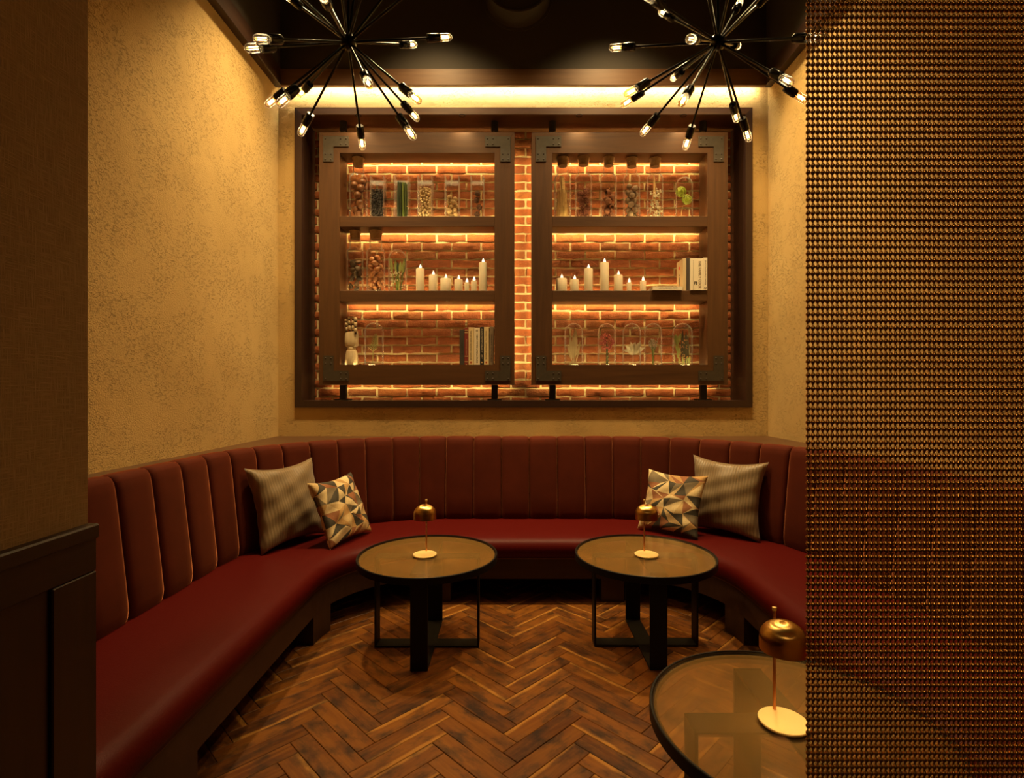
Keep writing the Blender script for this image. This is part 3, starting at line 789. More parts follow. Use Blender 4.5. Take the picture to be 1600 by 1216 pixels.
# --- books
def text(body, mat, parent, origin, width, height, mode='spine', name='title'):
    cu = bpy.data.curves.new(name, 'FONT'); cu.body = body; cu.size = 1; cu.align_x = 'LEFT'; cu.resolution_u = 2
    tmp = bpy.data.objects.new(name, cu); COL.objects.link(tmp); bpy.context.view_layer.update()
    me = bpy.data.meshes.new_from_object(tmp.evaluated_get(bpy.context.evaluated_depsgraph_get()))
    bpy.data.objects.remove(tmp); bpy.data.curves.remove(cu)
    xs = [v.co.x for v in me.vertices]; ys = [v.co.y for v in me.vertices]
    if not xs: return
    x0, x1, y0, y1 = min(xs), max(xs), min(ys), max(ys)
    for v in me.vertices:
        a = (v.co.x-x0)/(x1-x0)*width; b = (v.co.y-y0)/(y1-y0)*height
        if mode == 'spine': v.co = (b, 0, -a)
        elif mode == 'flat': v.co = (a, 0, b)
        else: v.co = (0, a, b)
    me.materials.clear(); me.materials.append(M[mat]); me.update()
    o = bpy.data.objects.new(name, me); link(o, parent); o.location = origin; return o
def book(name, x0, x1, zb, h, y0, dep, mat, label, lean=0):
    o = empty('book', ((x0+x1)/2, y0, zb), label, 'book', 'books on the shelves'); o.rotation_euler = (0, lean, 0)
    hw = (x1-x0)/2; c = .003; b = MB()
    b.bbox(-hw, hw, 0, .004, 0, h, .0012); b.box(-hw, -hw+c, .003, dep, 0, h); b.box(hw-c, hw, .003, dep, 0, h)
    b.build('cover', M[mat], o); MB().box(-hw+c, hw-c, .004, dep-.004, .004, h-.005).build('pages', M['paper'], o)
    return o, hw
yB = 4.385; zb = ST[2]
def H(v, d=4.385): return Z(v, d)
XB = lambda u: X(u, yB)
o, hw = book('book', XB(718), XB(725.3), zb, H(515.2)-zb, yB, .15, 'book_grey', 'thin dark grey book, leftmost in the row on the bottom left shelf')
text('OBJECT', 'ink_black', o, (-hw*.35, -.0008, .21), .13, hw*.8)
o, hw = book('book', XB(725.6), XB(731.8), zb, H(512.6)-zb, yB, .15, 'book_red', 'red book with gold spine bands on the bottom left shelf')
hh = H(512.6)-zb
for z0 in (.022, .068, hh-.025, hh-.042, hh-.075): MB().box(-hw*.85, hw*.85, -.0012, .001, z0, z0+.007).build('spine_band', M['ink_gold'], o)
MB().lathe([(.006,0),(0,.001)], 8, (0,0,0)).build('emblem', M['ink_gold'], o).rotation_euler = (PI/2,0,0)
bpy.data.objects[o.children[-1].name].location = (0, -.0008, .054)
text('Masterpieces', 'ink_gold', o, (-hw*.35, -.0008, .212), .13, hw*.7)
def oval(o, x, z, r):
    t = MB().lathe([(r,0),(r*.62,.0006),(r*.6,.0002),(0,.0002)], 14).build('publisher_mark', M['ink_orange'], o); t.rotation_euler = (PI/2,0,0); t.location = (x, -.0006, z); t.scale = (.85,1.1,1)
    q = MB().lathe([(r*.5,0),(0,.0004)], 10).build('bird_mark', M['ink_black'], o); q.rotation_euler = (PI/2,0,0); q.location = (x, -.0009, z); q.scale = (.5,1.2,1)
o, hw = book('book', XB(732.2), XB(740.6), zb, H(511.8)-zb, yB, .15, 'book_cream', 'cream paperback with orange bird mark, right of the red book')
text('THE BIG SLEEP', 'ink_brown', o, (-hw*.5, -.0008, .285), .10, hw*.6); text('RAYMOND CHANDLER', 'ink_black', o, (-hw*.5, -.0008, .175), .135, hw*.6, name='author'); oval(o, -hw*.15, .020, hw*.40)
o, hw = book('book', XB(740.9), XB(749.8), zb, H(513)-zb, yB, .15, 'book_white', 'white paperback with spaced black capitals between cream and black books')
text('NEW TIMES LITERATURE', 'ink_black', o, (-hw*.25, -.0008, .25), .235, hw*.55)
t = MB().lathe([(hw*.4,0),(hw*.3,.0006),(hw*.28,0)], 8).build('publisher_mark', M['ink_brown'], o); t.rotation_euler = (PI/2,0,0); t.location = (0, -.0006, .282)
o, hw = book('book', XB(750.2), XB(755.9), zb, H(511)-zb, yB, .15, 'book_black', 'black paperback with pale spine lettering on the bottom left shelf')
text('CONTEMPORARY', 'ink_pale', o, (-hw*.3, -.0008, .30), .20, hw*.62); text('ART', 'ink_pale', o, (-hw*.3, -.0008, .085), .035, hw*.62, name='author')
t = MB().lathe([(hw*.5,0),(0,.0006)], 4).build('publisher_mark', M['ink_gold'], o); t.rotation_euler = (PI/2,0,0); t.location = (0, -.0006, .020)
o, hw = book('book', XB(756.3), XB(763.8), zb, H(511.2)-zb, yB, .15, 'book_cream', 'cream paperback with orange bird mark, right of the black book')
text('THE BIG TALL', 'ink_brown', o, (-hw*.4, -.0008, .285), .09, hw*.6); text('GRAHAM GREENE', 'ink_black', o, (-hw*.4, -.0008, .185), .14, hw*.6, name='author'); oval(o, -hw*.1, .020, hw*.42)
o, hw = book('book', XB(764.0), XB(770.4), zb, H(510.5)-zb, yB+.004, .15, 'book_taupe', 'taupe grey book leaning at the right end of the bottom left row', .018)
text('GREAT STORIES', 'ink_dark', o, (-hw*.3, -.0008, .26), .235, hw*.8)
# right unit, middle shelf books
zb = ST[1]; yB = 4.36
o, hw = book('book', X(1078.6, yB), X(1098.6, yB), zb, Z(404, yB)-zb, yB, .15, 'book_ivory', 'thick ivory book with tall spine title on the middle right shelf')
text('THE FAMILY COOK', 'ink_brown', o, (hw*.28, -.0008, .245), .235, hw*.42)
MB().box(-hw*.55, -hw*.52, -.0010, .001, .002, .25).build('spine_line', M['ink_brown'], o)
e = MB().box(-.015,-.010,-.0012,.001,0,.026).box(.004,.011,-.0012,.001,0,.026).box(-.012,.008,-.0012,.001,.020,.026).box(-.010,-.004,-.0012,.001,.008,.013).build('emblem', M['ink_black'], o); e.location = (-.008, 0, .045)
o, hw = book('book', X(1098.9, yB), X(1105.2, yB), zb, Z(402.8, yB)-zb, yB, .15, 'book_ivory', 'slim ivory book at the right end of the middle right shelf')
text('PHOTOGRAPHY NOW', 'ink_brown', o, (-hw*.35, -.0008, .245), .20, hw*.75)
t = MB().lathe([(hw*.6,0),(hw*.4,.0006),(hw*.38,0)], 12).build('publisher_mark', M['ink_brown'], o); t.rotation_euler = (PI/2,0,0); t.location = (0, -.0006, .018)
o, hw = book('book', X(1072, 4.39), X(1078.2, 4.37), zb, Z(403.6, 4.39)-zb, 4.372, .15, 'book_brown', 'dark brown book between the pictured book and the ivory ones')
o, hw = book('book', X(1066.2, 4.39), X(1071.4, 4.39), zb, Z(404.6, 4.39)-zb, 4.375, .165, 'book_card', 'tan book showing its front cover with a red dot and black figure')
MB().lathe([(.016,0),(0,.0006)], 10).build('cover_dot', M['ink_red'], o).matrix_local = Matrix.Translation((-hw-.0006, .095, .205)) @ Euler((0,-PI/2,0)).to_matrix().to_4x4()
fg = MB(); fg.tube([(0,0,0),(0,.010,.05),(0,.004,.085)], [.003,.011,.006], 6); fg.ball((0,.002,.10), .009, 7, 5); fg.tube([(0,0,.05),(0,.022,.075)], .004, 5); fg.v = [(x*.04, y, z) for x, y, z in fg.v]
t = fg.build('cover_figure', M['ink_black'], o, 60); t.location = (-hw-.0007, .085, .045)
lb = empty('book', (X(1040, 4.37), 4.345, zb), 'white book lying flat beside the last candle on the middle right shelf', 'book', 'books on the shelves')
x0, x1 = X(1019.5, 4.36)-lb.location.x, X(1065.5, 4.36)-lb.location.x; th = .029
b = MB(); b.box(x0, x1, 0, .004, 0, th); b.box(x0, x1, .003, .19, 0, .003); b.box(x0, x1, .003, .19, th-.003, th); b.build('cover', M['book_ivory'], lb)
MB().box(x0+.004, x1-.004, .004, .185, .003, th-.003).build('pages', M['paper'], lb)
text('LEONARDO DA VINCI', 'ink_dark', lb, (x0+.05, -.0008, .009), .15, .011, 'flat')
# --- right unit, top shelf
o, r, h, zb = corked_jar(866, 892.5, 275, 247, 0, 'corked glass bottle of golden wheat, leftmost on the top right shelf', .66)
b = MB()
for i in range(90):
    a, q = rg.uniform(0, 2*PI), math.sqrt(rg.random())*(r-.008); x, y = q*math.cos(a), q*math.sin(a); t = rg.uniform(.35,.75)*h
    b.tube([(x, y, .012), (x*.9, y*.9, t*.5), (x*.8+rg.uniform(-.01,.01), y*.8, t)], .0016, 4)
for i in range(12):
    x, y = rg.uniform(-.03,.03), rg.uniform(-.03,.03); t = rg.uniform(.7,1.05)*h
    b.tube([(x,y,.1),(x*.6,y*.6,t)], .0016, 4)
    for k in range(7):
        for s in (-1,1): b.ball((x*.6+s*.005, y*.6-.002, t-k*.013), .006, 5, 4, .8,.8,1.5)
tag(b.build('wheat_sheaf', M['straw'], None, 60, o.location), 'sheaf of golden wheat inside the leftmost bottle on the top right shelf', 'wheat', kind='stuff')
o, r, h, zb = corked_jar(898.5, 925, 275, 245.5, 0, 'corked glass bottle of reddish dried flower heads, second on the top right shelf', .66)
pods('dried_flower', 'rusty dried flower head inside the second bottle on the top right shelf', 'flower head', 'dried heads in the second bottle', 'dried_red', settle(o.location.x, r, zb, .030, 13, seed=23, ztop=zb+h-.06), dried_head)
o, r, h, zb = corked_jar(938.5, 963.5, 275, 246.5, 0, 'corked glass bottle of open seed pods, third on the top right shelf', .66)
pods('seed_pod', 'open reddish seed pod inside the third bottle on the top right shelf', 'seed pod', 'seed pods in the third bottle', 'pod_red', settle(o.location.x, r, zb, .029, 11, seed=29, ztop=zb+h-.05), open_pod)
o, r, h, zb = corked_jar(974, 1000, 275, 248, 0, 'corked glass bottle of grey brown balls, fourth on the top right shelf', .66)
pods('seed_ball', 'grey brown ball inside the fourth bottle on the top right shelf', 'ball', 'grey brown balls in the fourth bottle', 'nut_grey', settle(o.location.x, r, zb, .0265, 20, seed=31, ztop=zb+h-.06), round_nut)
o, r, h, zb = corked_jar(1011, 1036, 275, 248, 0, 'corked glass bottle of white dried blossom, rightmost corked one on the top right shelf', .66)
def f3(b):
    for i in range(6):
        x = rg.uniform(-.03,.04); b.tube([(-.012,0,h*1.05),(-.004+x*.3,0,h*.75),(x,rg.uniform(-.03,.02),h*.4)], .0022, 5)
    b.mi = 1
    for i in range(120):
        z = .015+h*.62*rg.random()**1.4; x = rg.uniform(-.05,.045)*(1-.3*z/h); b.ball((x, rg.uniform(-.045,.03), z), rg.uniform(.005,.010), 6, 4)
bouquet(o.location, 'dried_blossom', 'white dried blossom hanging in the fifth bottle on the top right shelf', 'dried plant', f3, ['straw','flower_white'])
o, r, h, zb = dome(1056, 1082, 277, 0, 'glass dome over two yellow green wire balls on the top right shelf')
def wire_ball(s):
    b = MB()
    for i in range(9):
        R = Euler((rg.uniform(0,3), rg.uniform(0,3), rg.uniform(0,3))).to_matrix()
        b.tube([R @ Vector((math.cos(2*PI*k/20), math.sin(2*PI*k/20), 0))*.95 for k in range(21)], .075, 5, False)
    b.ball((0,0,0), .62, 10, 6)
    return b
for du_, dz_, lab_ in ((1063.5, 300.5, 'upper yellow green wire ball under the dome on the top right shelf'), (1072.5, 312.5, 'lower yellow green wire ball under the dome on the top right shelf')):
    t = wire_ball(1).build('wire_ball', M['wire_green'], None, 60, (X(du_, DC), DC-.01, Z(dz_, DC))); t.scale = (.042,)*3; tag(t, lab_, 'ball', 'wire balls under the dome')
st = MB().tube([(-.02,0,.002),(-.024,0,.06),(-.012,-.005,.12),(.01,-.005,.125)], .0022, 5)
tag(st.build('curly_stem', M['straw'], None, 60, o.location), 'thin curved straw stem holding the wire balls under the dome', 'stem')
# --- right unit, bottom shelf
o, r, h, zb = dome(882, 911, 505, 2, 'glass dome over dry palm spears, leftmost on the bottom right shelf')
def f4(b):
    for x0_, x1_, L, w_ in ((-.012,-.030,.24,.030),(.006,.012,.30,.042),(.000,-.05,.17,.020),(.012,.048,.20,.020),(.0,-.01,.22,.02)):
        b.tube([(x0_,0,.003),(x0_+(x1_-x0_)*.4,0,L*.35)], .004, 6); b.leaf((x0_+(x1_-x0_)*.3,0,L*.2), (x1_-x0_,-.01,L), L*.85, w_, (0,-1,0), .02, 6)
bouquet(o.location, 'palm_spears', 'bunch of dry tan palm spears under the leftmost dome', 'dried plant', f4, ['leaf_tan'])
o, r, h, zb = dome(934, 961.5, 505, 2, 'glass dome over pink dried flowers on the bottom right shelf')
def f5(b):
    b.tube([(.004,0,.003),(.004,0,.14),(.0,0,.24)], [.010,.008,.003], 7)
    for k in range(8): b.leaf((.004,-.004,.02+k*.015), ((-1)**k*.5,-.3,1), .03, .008)
    b.mi = 1
    for cx, cz in ((-.035,.235),(-.01,.255),(.015,.24),(-.045,.185),(.045,.19),(.03,.165),(-.015,.20),(.035,.215),(.022,.135),(-.018,.145)):
        for i in range(14): b.ball((cx+rg.uniform(-.016,.016), rg.uniform(-.03,.01), cz+rg.uniform(-.016,.016)), rg.uniform(.004,.008), 6, 4)
        b.tube([(.004,0,cz-.05),(cx,0,cz)], .002, 4)
bouquet(o.location, 'pink_blossom', 'stem of pink dried flowers under the second dome on the bottom right shelf', 'dried plant', f5, ['stem_green','flower_pink'])
o, r, h, zb = dome(973, 1001, 505, 2, 'glass dome over a pale ruffled leaf, middle one on the bottom right shelf')
def f6(b):
    b.tube([(.012,0,.003),(.012,0,.09)], .0015, 5)
    for i in range(26):
        a = rg.uniform(.15, PI-.15); L = rg.uniform(.05,.11); b.leaf((.012+rg.uniform(-.006,.006),rg.uniform(-.02,.01),.085+rg.uniform(0,.03)), (math.cos(a)*.9, rg.uniform(-.3,.2), math.sin(a)), L, .028, (0,-1,0), rg.uniform(-.2,.3), 3)
bouquet(o.location, 'ruffled_leaf', 'pale cream ruffled dried leaf under the middle dome', 'dried plant', f6, ['flower_white'])
o, r, h, zb = dome(1007, 1034, 505, 2, 'glass dome over a tied lilac bouquet on the bottom right shelf')
def f7(b):
    for i in range(16):
        a = rg.uniform(-.55,.55); L = rg.uniform(.16,.235); b.mi = 0
        x1_ = math.sin(a)*.085*(L/.22); b.tube([(x1_*.1-.002,rg.uniform(-.006,.006),.003),(x1_*.15,0,.10),(x1_,rg.uniform(-.03,.02),L)], .0018, 4)
        b.mi = 1
        for k in range(9): f_ = .5+.5*k/8; b.ball((x1_*f_+rg.uniform(-.008,.008), rg.uniform(-.03,.015), .10+(L-.10)*f_), rg.uniform(.003,.0055), 5, 4)
bouquet(o.location, 'lilac_bouquet', 'tied bouquet of small lilac dried flowers under the fourth dome', 'dried plant', f7, ['grass_green','flower_lilac'])
o, r, h, zb = dome(1051, 1081.5, 505, 2, 'glass dome over dark grasses and a green leaf, rightmost on the bottom shelf')
def f8(b):
    for x, w_, L in ((.0,.030,.29),(.030,.034,.28),(.046,.02,.26)): b.mi = 0; b.leaf((x,0,.003), (.0,0,1), L, w_, (0,-1,0), .02, 6)
    b.mi = 1
    for x, z, dx in ((-.052,.17,-.2),(-.045,.18,.25),(-.05,.11,-.05),(-.044,.06,.1)): b.leaf((x,-.02,z), (dx,-.1,1), .09, .030, (0,-1,0), .1)
    b.tube([(-.035,-.02,.003),(-.045,-.02,.2)], .003, 5)
    for i in range(14): x = rg.uniform(-.04,.055); b.leaf((x,-.03,.003), (rg.uniform(-.15,.15),-.05,1), rg.uniform(.04,.08), .008)
    b.mi = 2
    for i in range(46): b.ball((rg.uniform(-.045,.03), -.035+rg.uniform(-.01,.01), .02+.19*rg.random()), .0042, 6, 4)
bouquet(o.location, 'dark_grasses', 'dark upright grasses with orange berries and a green leaf under the rightmost dome', 'dried plant', f8, ['leaf_dark','leaf_green','berry_orange'])

# ------------------------------------------------------------------ banquette
AL, AR, AY = -.487, .671, 2.885
YL, YR = 1.305, 1.0
def path_pts(a, b, n):
    return [a+(b-a)*i/n for i in range(n+1)]
ARC = PI/2
# path parameter s is measured along the top front line r=RT
RT = 1.21
SL, SB = RT*ARC, AR-AL
def at(s):
    """s=0 at x=AL on the back run; negative to the left wing, beyond SB to the right wing -> origin, outward normal"""
    if s < -SL: return Vector((AL, AY+(s+SL), 0)), Vector((-1, 0, 0))
    if s < 0: q = -s/RT; return Vector((AL, AY, 0)), Vector((-math.sin(q), math.cos(q), 0))
    if s <= SB: return Vector((AL+s, AY, 0)), Vector((0, 1, 0))
    if s <= SB+SL: q = (s-SB)/RT; return Vector((AR, AY, 0)), Vector((math.sin(q), math.cos(q), 0))
    return Vector((AR, AY-(s-SB-SL), 0)), Vector((1, 0, 0))
S0 = -SL-(AY-YL); S1 = SB+SL+(AY-YR)
def samples():
    a = [S0, -SL-.8, -SL-.4]+[-SL*(1-i/24) for i in range(25)]+[SB*i/4 for i in range(1, 4)]+[SB+SL*i/24 for i in range(25)]+[SB+SL+.5, SB+SL+1., S1]
    return a
def sweep(prof, ss=None):
    ss = ss or samples(); n = len(prof); b = MB(); vs = []
    for s in ss:
        o_, q = at(s)
        for r, z in prof: p = o_+q*r; vs.append((p.x, p.y, z))
    fs = [(i*n+k, (i+1)*n+k, (i+1)*n+(k+1)%n, i*n+(k+1)%n) for i in range(len(ss)-1) for k in range(n)]
    fs += [tuple(range(n)), tuple((len(ss)-1)*n+k for k in range(n-1,-1,-1))]
    return b.add(vs, fs)
bq = empty('banquette', (.092, 3.3, 0), 'curved dark red upholstered banquette with channelled back running around the alcove', 'banquette')
bo = Vector(bq.location)
SH = .42
seat = [(1.24, .295), (.615, .295), (.590, .300), (.578, .330), (.580, .365), (.592, .393), (.615, .411), (.65, .420), (.78, .4245), (.95, .4235), (1.10, .420), (1.24, .415)]
rel(sweep(seat), bo).build('seat_cushion', M['leather'], bq, 60)
rel(sweep([(.606,.286),(.602,.286),(.600,.290),(.602,.294),(.606,.294)]), bo).build('piping', M['piping'], bq, 60)
rel(sweep([(.605,.155),(.605,.2935),(1.26,.2935),(1.26,.155)]), bo).build('base_skirt', M['darkwood_x'], bq)
def leg(s0, s1, r0=.606, r1=.72):
    b = MB(); ss = [s0+(s1-s0)*i/6 for i in range(7)]
    rel(sweep([(r0,0),(r0,.156),(r1,.156),(r1,0)], ss), bo).build('leg', M['darkwood_z'], bq)
q1 = .155/.6
leg(-SL+.04, -SL+RT*(.2/.6)); leg(SB+SL-RT*(.2/.6), SB+SL-.04)
leg(-.14, .08); leg(SB-.08, SB+.14)
leg(-SL-1.25, -SL-1.05); leg(SB+SL+1.1, SB+SL+1.3)
# recessed dark plinth behind the legs
rel(sweep([(.98,0),(.98,.156),(1.02,.156),(1.02,0)]), bo).build('plinth', M['darkwood_x'], bq)
prof_b = [(1.155,.400),(1.142,.432),(1.137,.47),(1.150,.60),(1.166,.74),(1.182,.88),(1.194,.975),(1.201,1.012),(1.214,1.033),(1.236,1.041),(1.27,1.041),(1.295,1.036),(1.302,1.02),(1.302,.40)]
def back_panel(s0, s1):
    b = MB(); cols = [0, .02, .06, .14, .3, .5, .7, .86, .94, .98, 1]; vs = []; n = len(prof_b)
    zc = [p[1] for p in prof_b]
    for c in cols:
        s = s0+.0012+(s1-s0-.0024)*c; o_, q = at(s)
        e = abs(2*c-1); ins = .020*e**14+.006*e**4
        for k, (r, z) in enumerate(prof_b):
            rr, zz = r, z
            if k < 9: rr = r+ins
            if 7 <= k <= 12: zz = z-ins*.55
            p = o_+q*rr; vs.append((p.x, p.y, zz))
    m_ = len(cols)
    fs = [(i*n+k, (i+1)*n+k, (i+1)*n+(k+1)%n, i*n+(k+1)%n) for i in range(m_-1) for k in range(n)]
    fs += [tuple(range(n)), tuple((m_-1)*n+k for k in range(n-1,-1,-1))]
    b.add(vs, fs); rel(b, bo).build('back_panel', M['velvet'], bq, 65)
sx = lambda x: x-AL
seams = [sx(.134+.2155*k) for k in range(-3, 3)]          # -.5125 ... .565
left = seams[0]; lw = -SL-(AY-2.94)                       # wing seam at y=2.94
arcL = [left+(lw-left)*i/9 for i in range(1, 10)]
wing = []; y = 2.94-.2255
while y > YL+.05: wing.append(-SL-(AY-y)); y -= .2255
allL = [left]+arcL+wing+[S0]
right = []; s = seams[-1]
while s < S1-.05: right.append(s); s += .2135
right.append(S1)
for a, b in zip(allL, allL[1:]): back_panel(b, a)
for a, b in zip(seams, seams[1:]): back_panel(a, b)
for a, b in zip(right, right[1:]): back_panel(a, b)
# wooden ledge between the backrest and the walls
ss = samples(); vs = []
for s in ss:
    o_, q = at(s); p = o_+q*1.29
    ts = []
    if q.x < -1e-6: ts.append((XL-o_.x)/q.x)
    if q.x > 1e-6: ts.append((XR-o_.x)/q.x)
    if q.y > 1e-6: ts.append((DW-o_.y)/q.y)
    e = o_+q*min(ts)
    vs += [(p.x, p.y, .985), (p.x, p.y, 1.022), (e.x, e.y, 1.022), (e.x, e.y, .985)]
# exact corner points
b = MB(); fs = []
for i in range(len(ss)-1):
    for k in range(4): fs.append((i*4+k, i*4+(k+1)%4, (i+1)*4+(k+1)%4, (i+1)*4+k))
b.add(vs, fs)
for cx, s_ in ((XL, -1), (XR, 1)):
    o_ = Vector((AL if s_ < 0 else AR, AY, 0)); e = .25
    b.add([(cx, DW, 1.0219), (cx, DW-e, 1.0219), (cx-s_*e*1.2, DW-.16, 1.0219), (cx-s_*e, DW, 1.0219)], [(0,1,2,3)])
tag(b.build('trim_2', M['walnut_x']), kind='structure')

# ------------------------------------------------------------------ cushions
def pillow_map(S, T, sag=.12):
    def f(u, v, side):
        x = S*u*(1-sag*(1-v*v)); z = S*v*(1-sag*(1-u*u))
        t = T*max(0, (1-u*u)*(1-v*v))**.36
        wr = .004*math.sin(9*u+4*v)+.003*math.sin(13*v-5*u+1)
        return (x, side*(t+wr*min(1, t/T*2)), z)
    return f
def pillow_tri(S, T, seed):
    r = random.Random(seed); g = 6; pts = {}
    for i in range(g+1):
        for j in range(g+1):
            u, v = -1+2*i/g, -1+2*j/g
            if 0 < i < g: u += r.uniform(-.12,.12)+(.16 if j % 2 else -.10)
            if 0 < j < g: v += r.uniform(-.12,.12)
            pts[i, j] = (max(-1, min(1, u)), max(-1, min(1, v)))
    b = MB(); f = pillow_map(S, T); last = -1
    for side in (-1, 1):
        for i in range(g):
            for j in range(g):
                A, B, C, D = pts[i,j], pts[i+1,j], pts[i+1,j+1], pts[i,j+1]
                tris = ((A,B,C),(A,C,D)) if (i+j) % 2 else ((A,B,D),(B,C,D))
                for t in tris:
                    c = r.choice([q for q in (0,0,1,2,3,3,4,5,2) if q != last]); last = c; b.mi = c
                    n = 8; base = {}; vs = []
                    for p in range(n+1):
                        for q in range(n+1-p):
                            a, bb = p/n, q/n; cc = 1-a-bb
                            u = t[0][0]*cc+t[1][0]*a+t[2][0]*bb; v = t[0][1]*cc+t[1][1]*a+t[2][1]*bb
                            base[p,q] = len(vs); vs.append(f(u, v, side))
                    fs = []
                    for p in range(n):
                        for q in range(n-p):
                            fs.append((base[p,q], base[p+1,q], base[p,q+1]))
                            if q < n-p-1: fs.append((base[p+1,q], base[p+1,q+1], base[p,q+1]))
                    if side > 0: fs = [x[::-1] for x in fs]
                    b.add(vs, fs)
    return b
def pillow_plain(S, T, sag=.15, n=30):
    b = MB(); f = pillow_map(S, T, sag)
    for side in (-1, 1):
        vs = [f(-1+2*i/n, -1+2*j/n, side) for i in range(n+1) for j in range(n+1)]
        fs = [(i*(n+1)+j, (i+1)*(n+1)+j, (i+1)*(n+1)+j+1, i*(n+1)+j+1) for i in range(n) for j in range(n)]
        b.add(vs, fs if side < 0 else [q[::-1] for q in fs])
    return b
def weld(o):
    import bmesh
    bm = bmesh.new(); bm.from_mesh(o.data); bmesh.ops.remove_doubles(bm, verts=bm.verts, dist=.0004); bm.to_mesh(o.data); bm.free()
    o.data.polygons.foreach_set('use_smooth', [True]*len(o.data.polygons)); o.data.update()
def place(o, bl, br, lean, S, roll=0):
    """bottom left and bottom right corner on the seat, leaning back by angle lean"""
    bl, br = Vector(bl), Vector(br); ex = (br-bl).normalized()
    back = Vector((0,0,1)).cross(ex).normalized()
    up = (Vector((0,0,1))*math.cos(lean)+back*math.sin(lean)); up = (up-ex*up.dot(ex)).normalized()
    ny = up.cross(ex).normalized()
    if roll:
        R = Matrix.Rotation(roll, 3, ny); ex, up = R @ ex, R @ up
    c = (bl+br)/2+up*S
    m = Matrix((ex, ny, up)).transposed().to_4x4(); m.translation = c; o.matrix_world = m
pm_ = [M[k] for k in ('print_cream','print_ochre','print_rust','print_charcoal','print_taupe','print_sand')]
p1 = pillow_tri(.217, .066, 4).build('throw_pillow', pm_, None, 179); weld(p1)
tag(p1, 'cushion with cream, rust and charcoal triangles at the left of the banquette', 'cushion', 'triangle print cushions')
place(p1, (-1.115,3.225,.425), (-.965,3.645,.43), .40, .217)
p2 = pillow_tri(.217, .066, 9).build('throw_pillow', pm_, None, 179); weld(p2)
tag(p2, 'cushion with cream, rust and charcoal triangles at the right of the banquette', 'cushion', 'triangle print cushions')
place(p2, (.875,3.72,.43), (1.215,3.425,.425), .40, .217)
p3 = pillow_plain(.265, .082).build('throw_pillow', M['striped_cloth'], None, 179); weld(p3)
tag(p3, 'large taupe striped cushion leaning on the left curve of the banquette', 'cushion', 'striped cushions')
place(p3, (-1.485,3.125,.42), (-1.262,3.60,.425), .26, .265)
p4 = pillow_plain(.262, .082).build('throw_pillow', M['striped_cloth'], None, 179); weld(p4)
tag(p4, 'large taupe striped cushion leaning on the right curve of the banquette', 'cushion', 'striped cushions')
place(p4, (1.225,3.755,.425), (1.595,3.38,.42), .24, .262)

# ------------------------------------------------------------------ tables
TZ = .498
def table(x, y, label):
    o = empty('side_table', (x, y, 0), label, 'table', 'round glass side tables'); R = .375
    MB().lathe([(R+.008,TZ-.034),(R+.008,TZ),(R+.006,TZ+.002),(R+.001,TZ+.002),(R,TZ-.001),(R,TZ-.008),(R-.012,TZ-.009),(R-.012,TZ-.034)], 96, closed=True).build('rim', M['black_metal'], o, 40)
    gt = MB(); gt.lathe([(R-.001,TZ-.0085),(R-.001,TZ),(0,TZ)], 96); gt.mi = 1; gt.lathe([(R-.001,TZ-.0085),(0,TZ-.0085)], 96); gt.build('glass_top', [M['smoked_glass'], M['satin_face']], o, 40)
    h, wd, t = .285, .044, .010
    for sx_, sy_ in ((1,0),(-1,0),(0,1),(0,-1)):
        b = MB()
        if sx_: b.bbox(min(sx_*h, sx_*(h-t)), max(sx_*h, sx_*(h-t)), -wd, wd, 0, TZ-.0095, .0012)
        else: b.bbox(-wd, wd, min(sy_*h, sy_*(h-t)), max(sy_*h, sy_*(h-t)), 0, TZ-.0095, .0012)
        b.build('leg', M['black_metal'], o)
    for z0, z1, nm in ((.0005, t, 'floor_bar'), (TZ-.0215, TZ-.0098, 'top_bar')):
        MB().bbox(-h+t, h-t, -wd, wd, z0, z1, .0012).build(nm, M['black_metal'], o)
        MB().bbox(-wd, wd, -h+t, h-t, z0+.0004, z1-.0004, .0012).build(nm, M['black_metal'], o)
    return o
table(-.465, 2.92, 'round smoked glass table with black cross frame, left of the two near the back')
table(.735, 2.93, 'round smoked glass table with black cross frame, right of the two near the back')
table(.775, 1.459, 'nearest round smoked glass table, partly behind the bead curtain')
def lamp(x, y, label):
    """x,y centre of base disc"""
    z = TZ+.0005
    o = empty('table_lamp', (x, y, z), label, 'lamp', 'brass table lamps'); off = .050
    MB().lathe([(0,0),(.063,0),(.0645,.002),(.0645,.005),(.063,.0065),(0,.0065)], 48).build('base', M['brass_disc'], o, 40)
    MB().lathe([(0,.006),(.0045,.006),(.0045,.292),(.004,.294),(0,.294)], 14, (0, off, 0)).build('stem', M['copper'], o, 40)
    MB().lathe([(0,.2855),(.006,.2855),(.0062,.288),(.006,.2945),(0,.2955)], 14, (0, off, 0)).build('finial', M['brass_disc'], o, 40)
    r = .061; zt = .278; zr = .228; zl = .198
    arc = [(r*math.sin(a*PI/2/12), zr+(zt-zr)*math.cos(a*PI/2/12)) for a in range(1, 13)]
    inn = [((r-.002)*math.sin(a*PI/2/12), zr+(zt-.003-zr)*math.cos(a*PI/2/12)) for a in range(12, 0, -1)]
    MB().lathe([(0,zt)]+arc+[(r,zl),(r-.002,zl)]+inn+[(0,zt-.003)], 48).build('shade', M['brass'], o, 40)
    MB().lathe([(0,.219),(.020,.219),(.022,.226),(.014,.238),(0,.240)], 20).build('bulb', M['lamp_bulb'], o, 60)
    return o
lamp(-.4785, 2.90, 'brass dome table lamp on the left table near the back')
lamp(.739, 2.90, 'brass dome table lamp on the right table near the back')
lamp(.742, 1.443, 'brass dome table lamp on the nearest table beside the curtain')

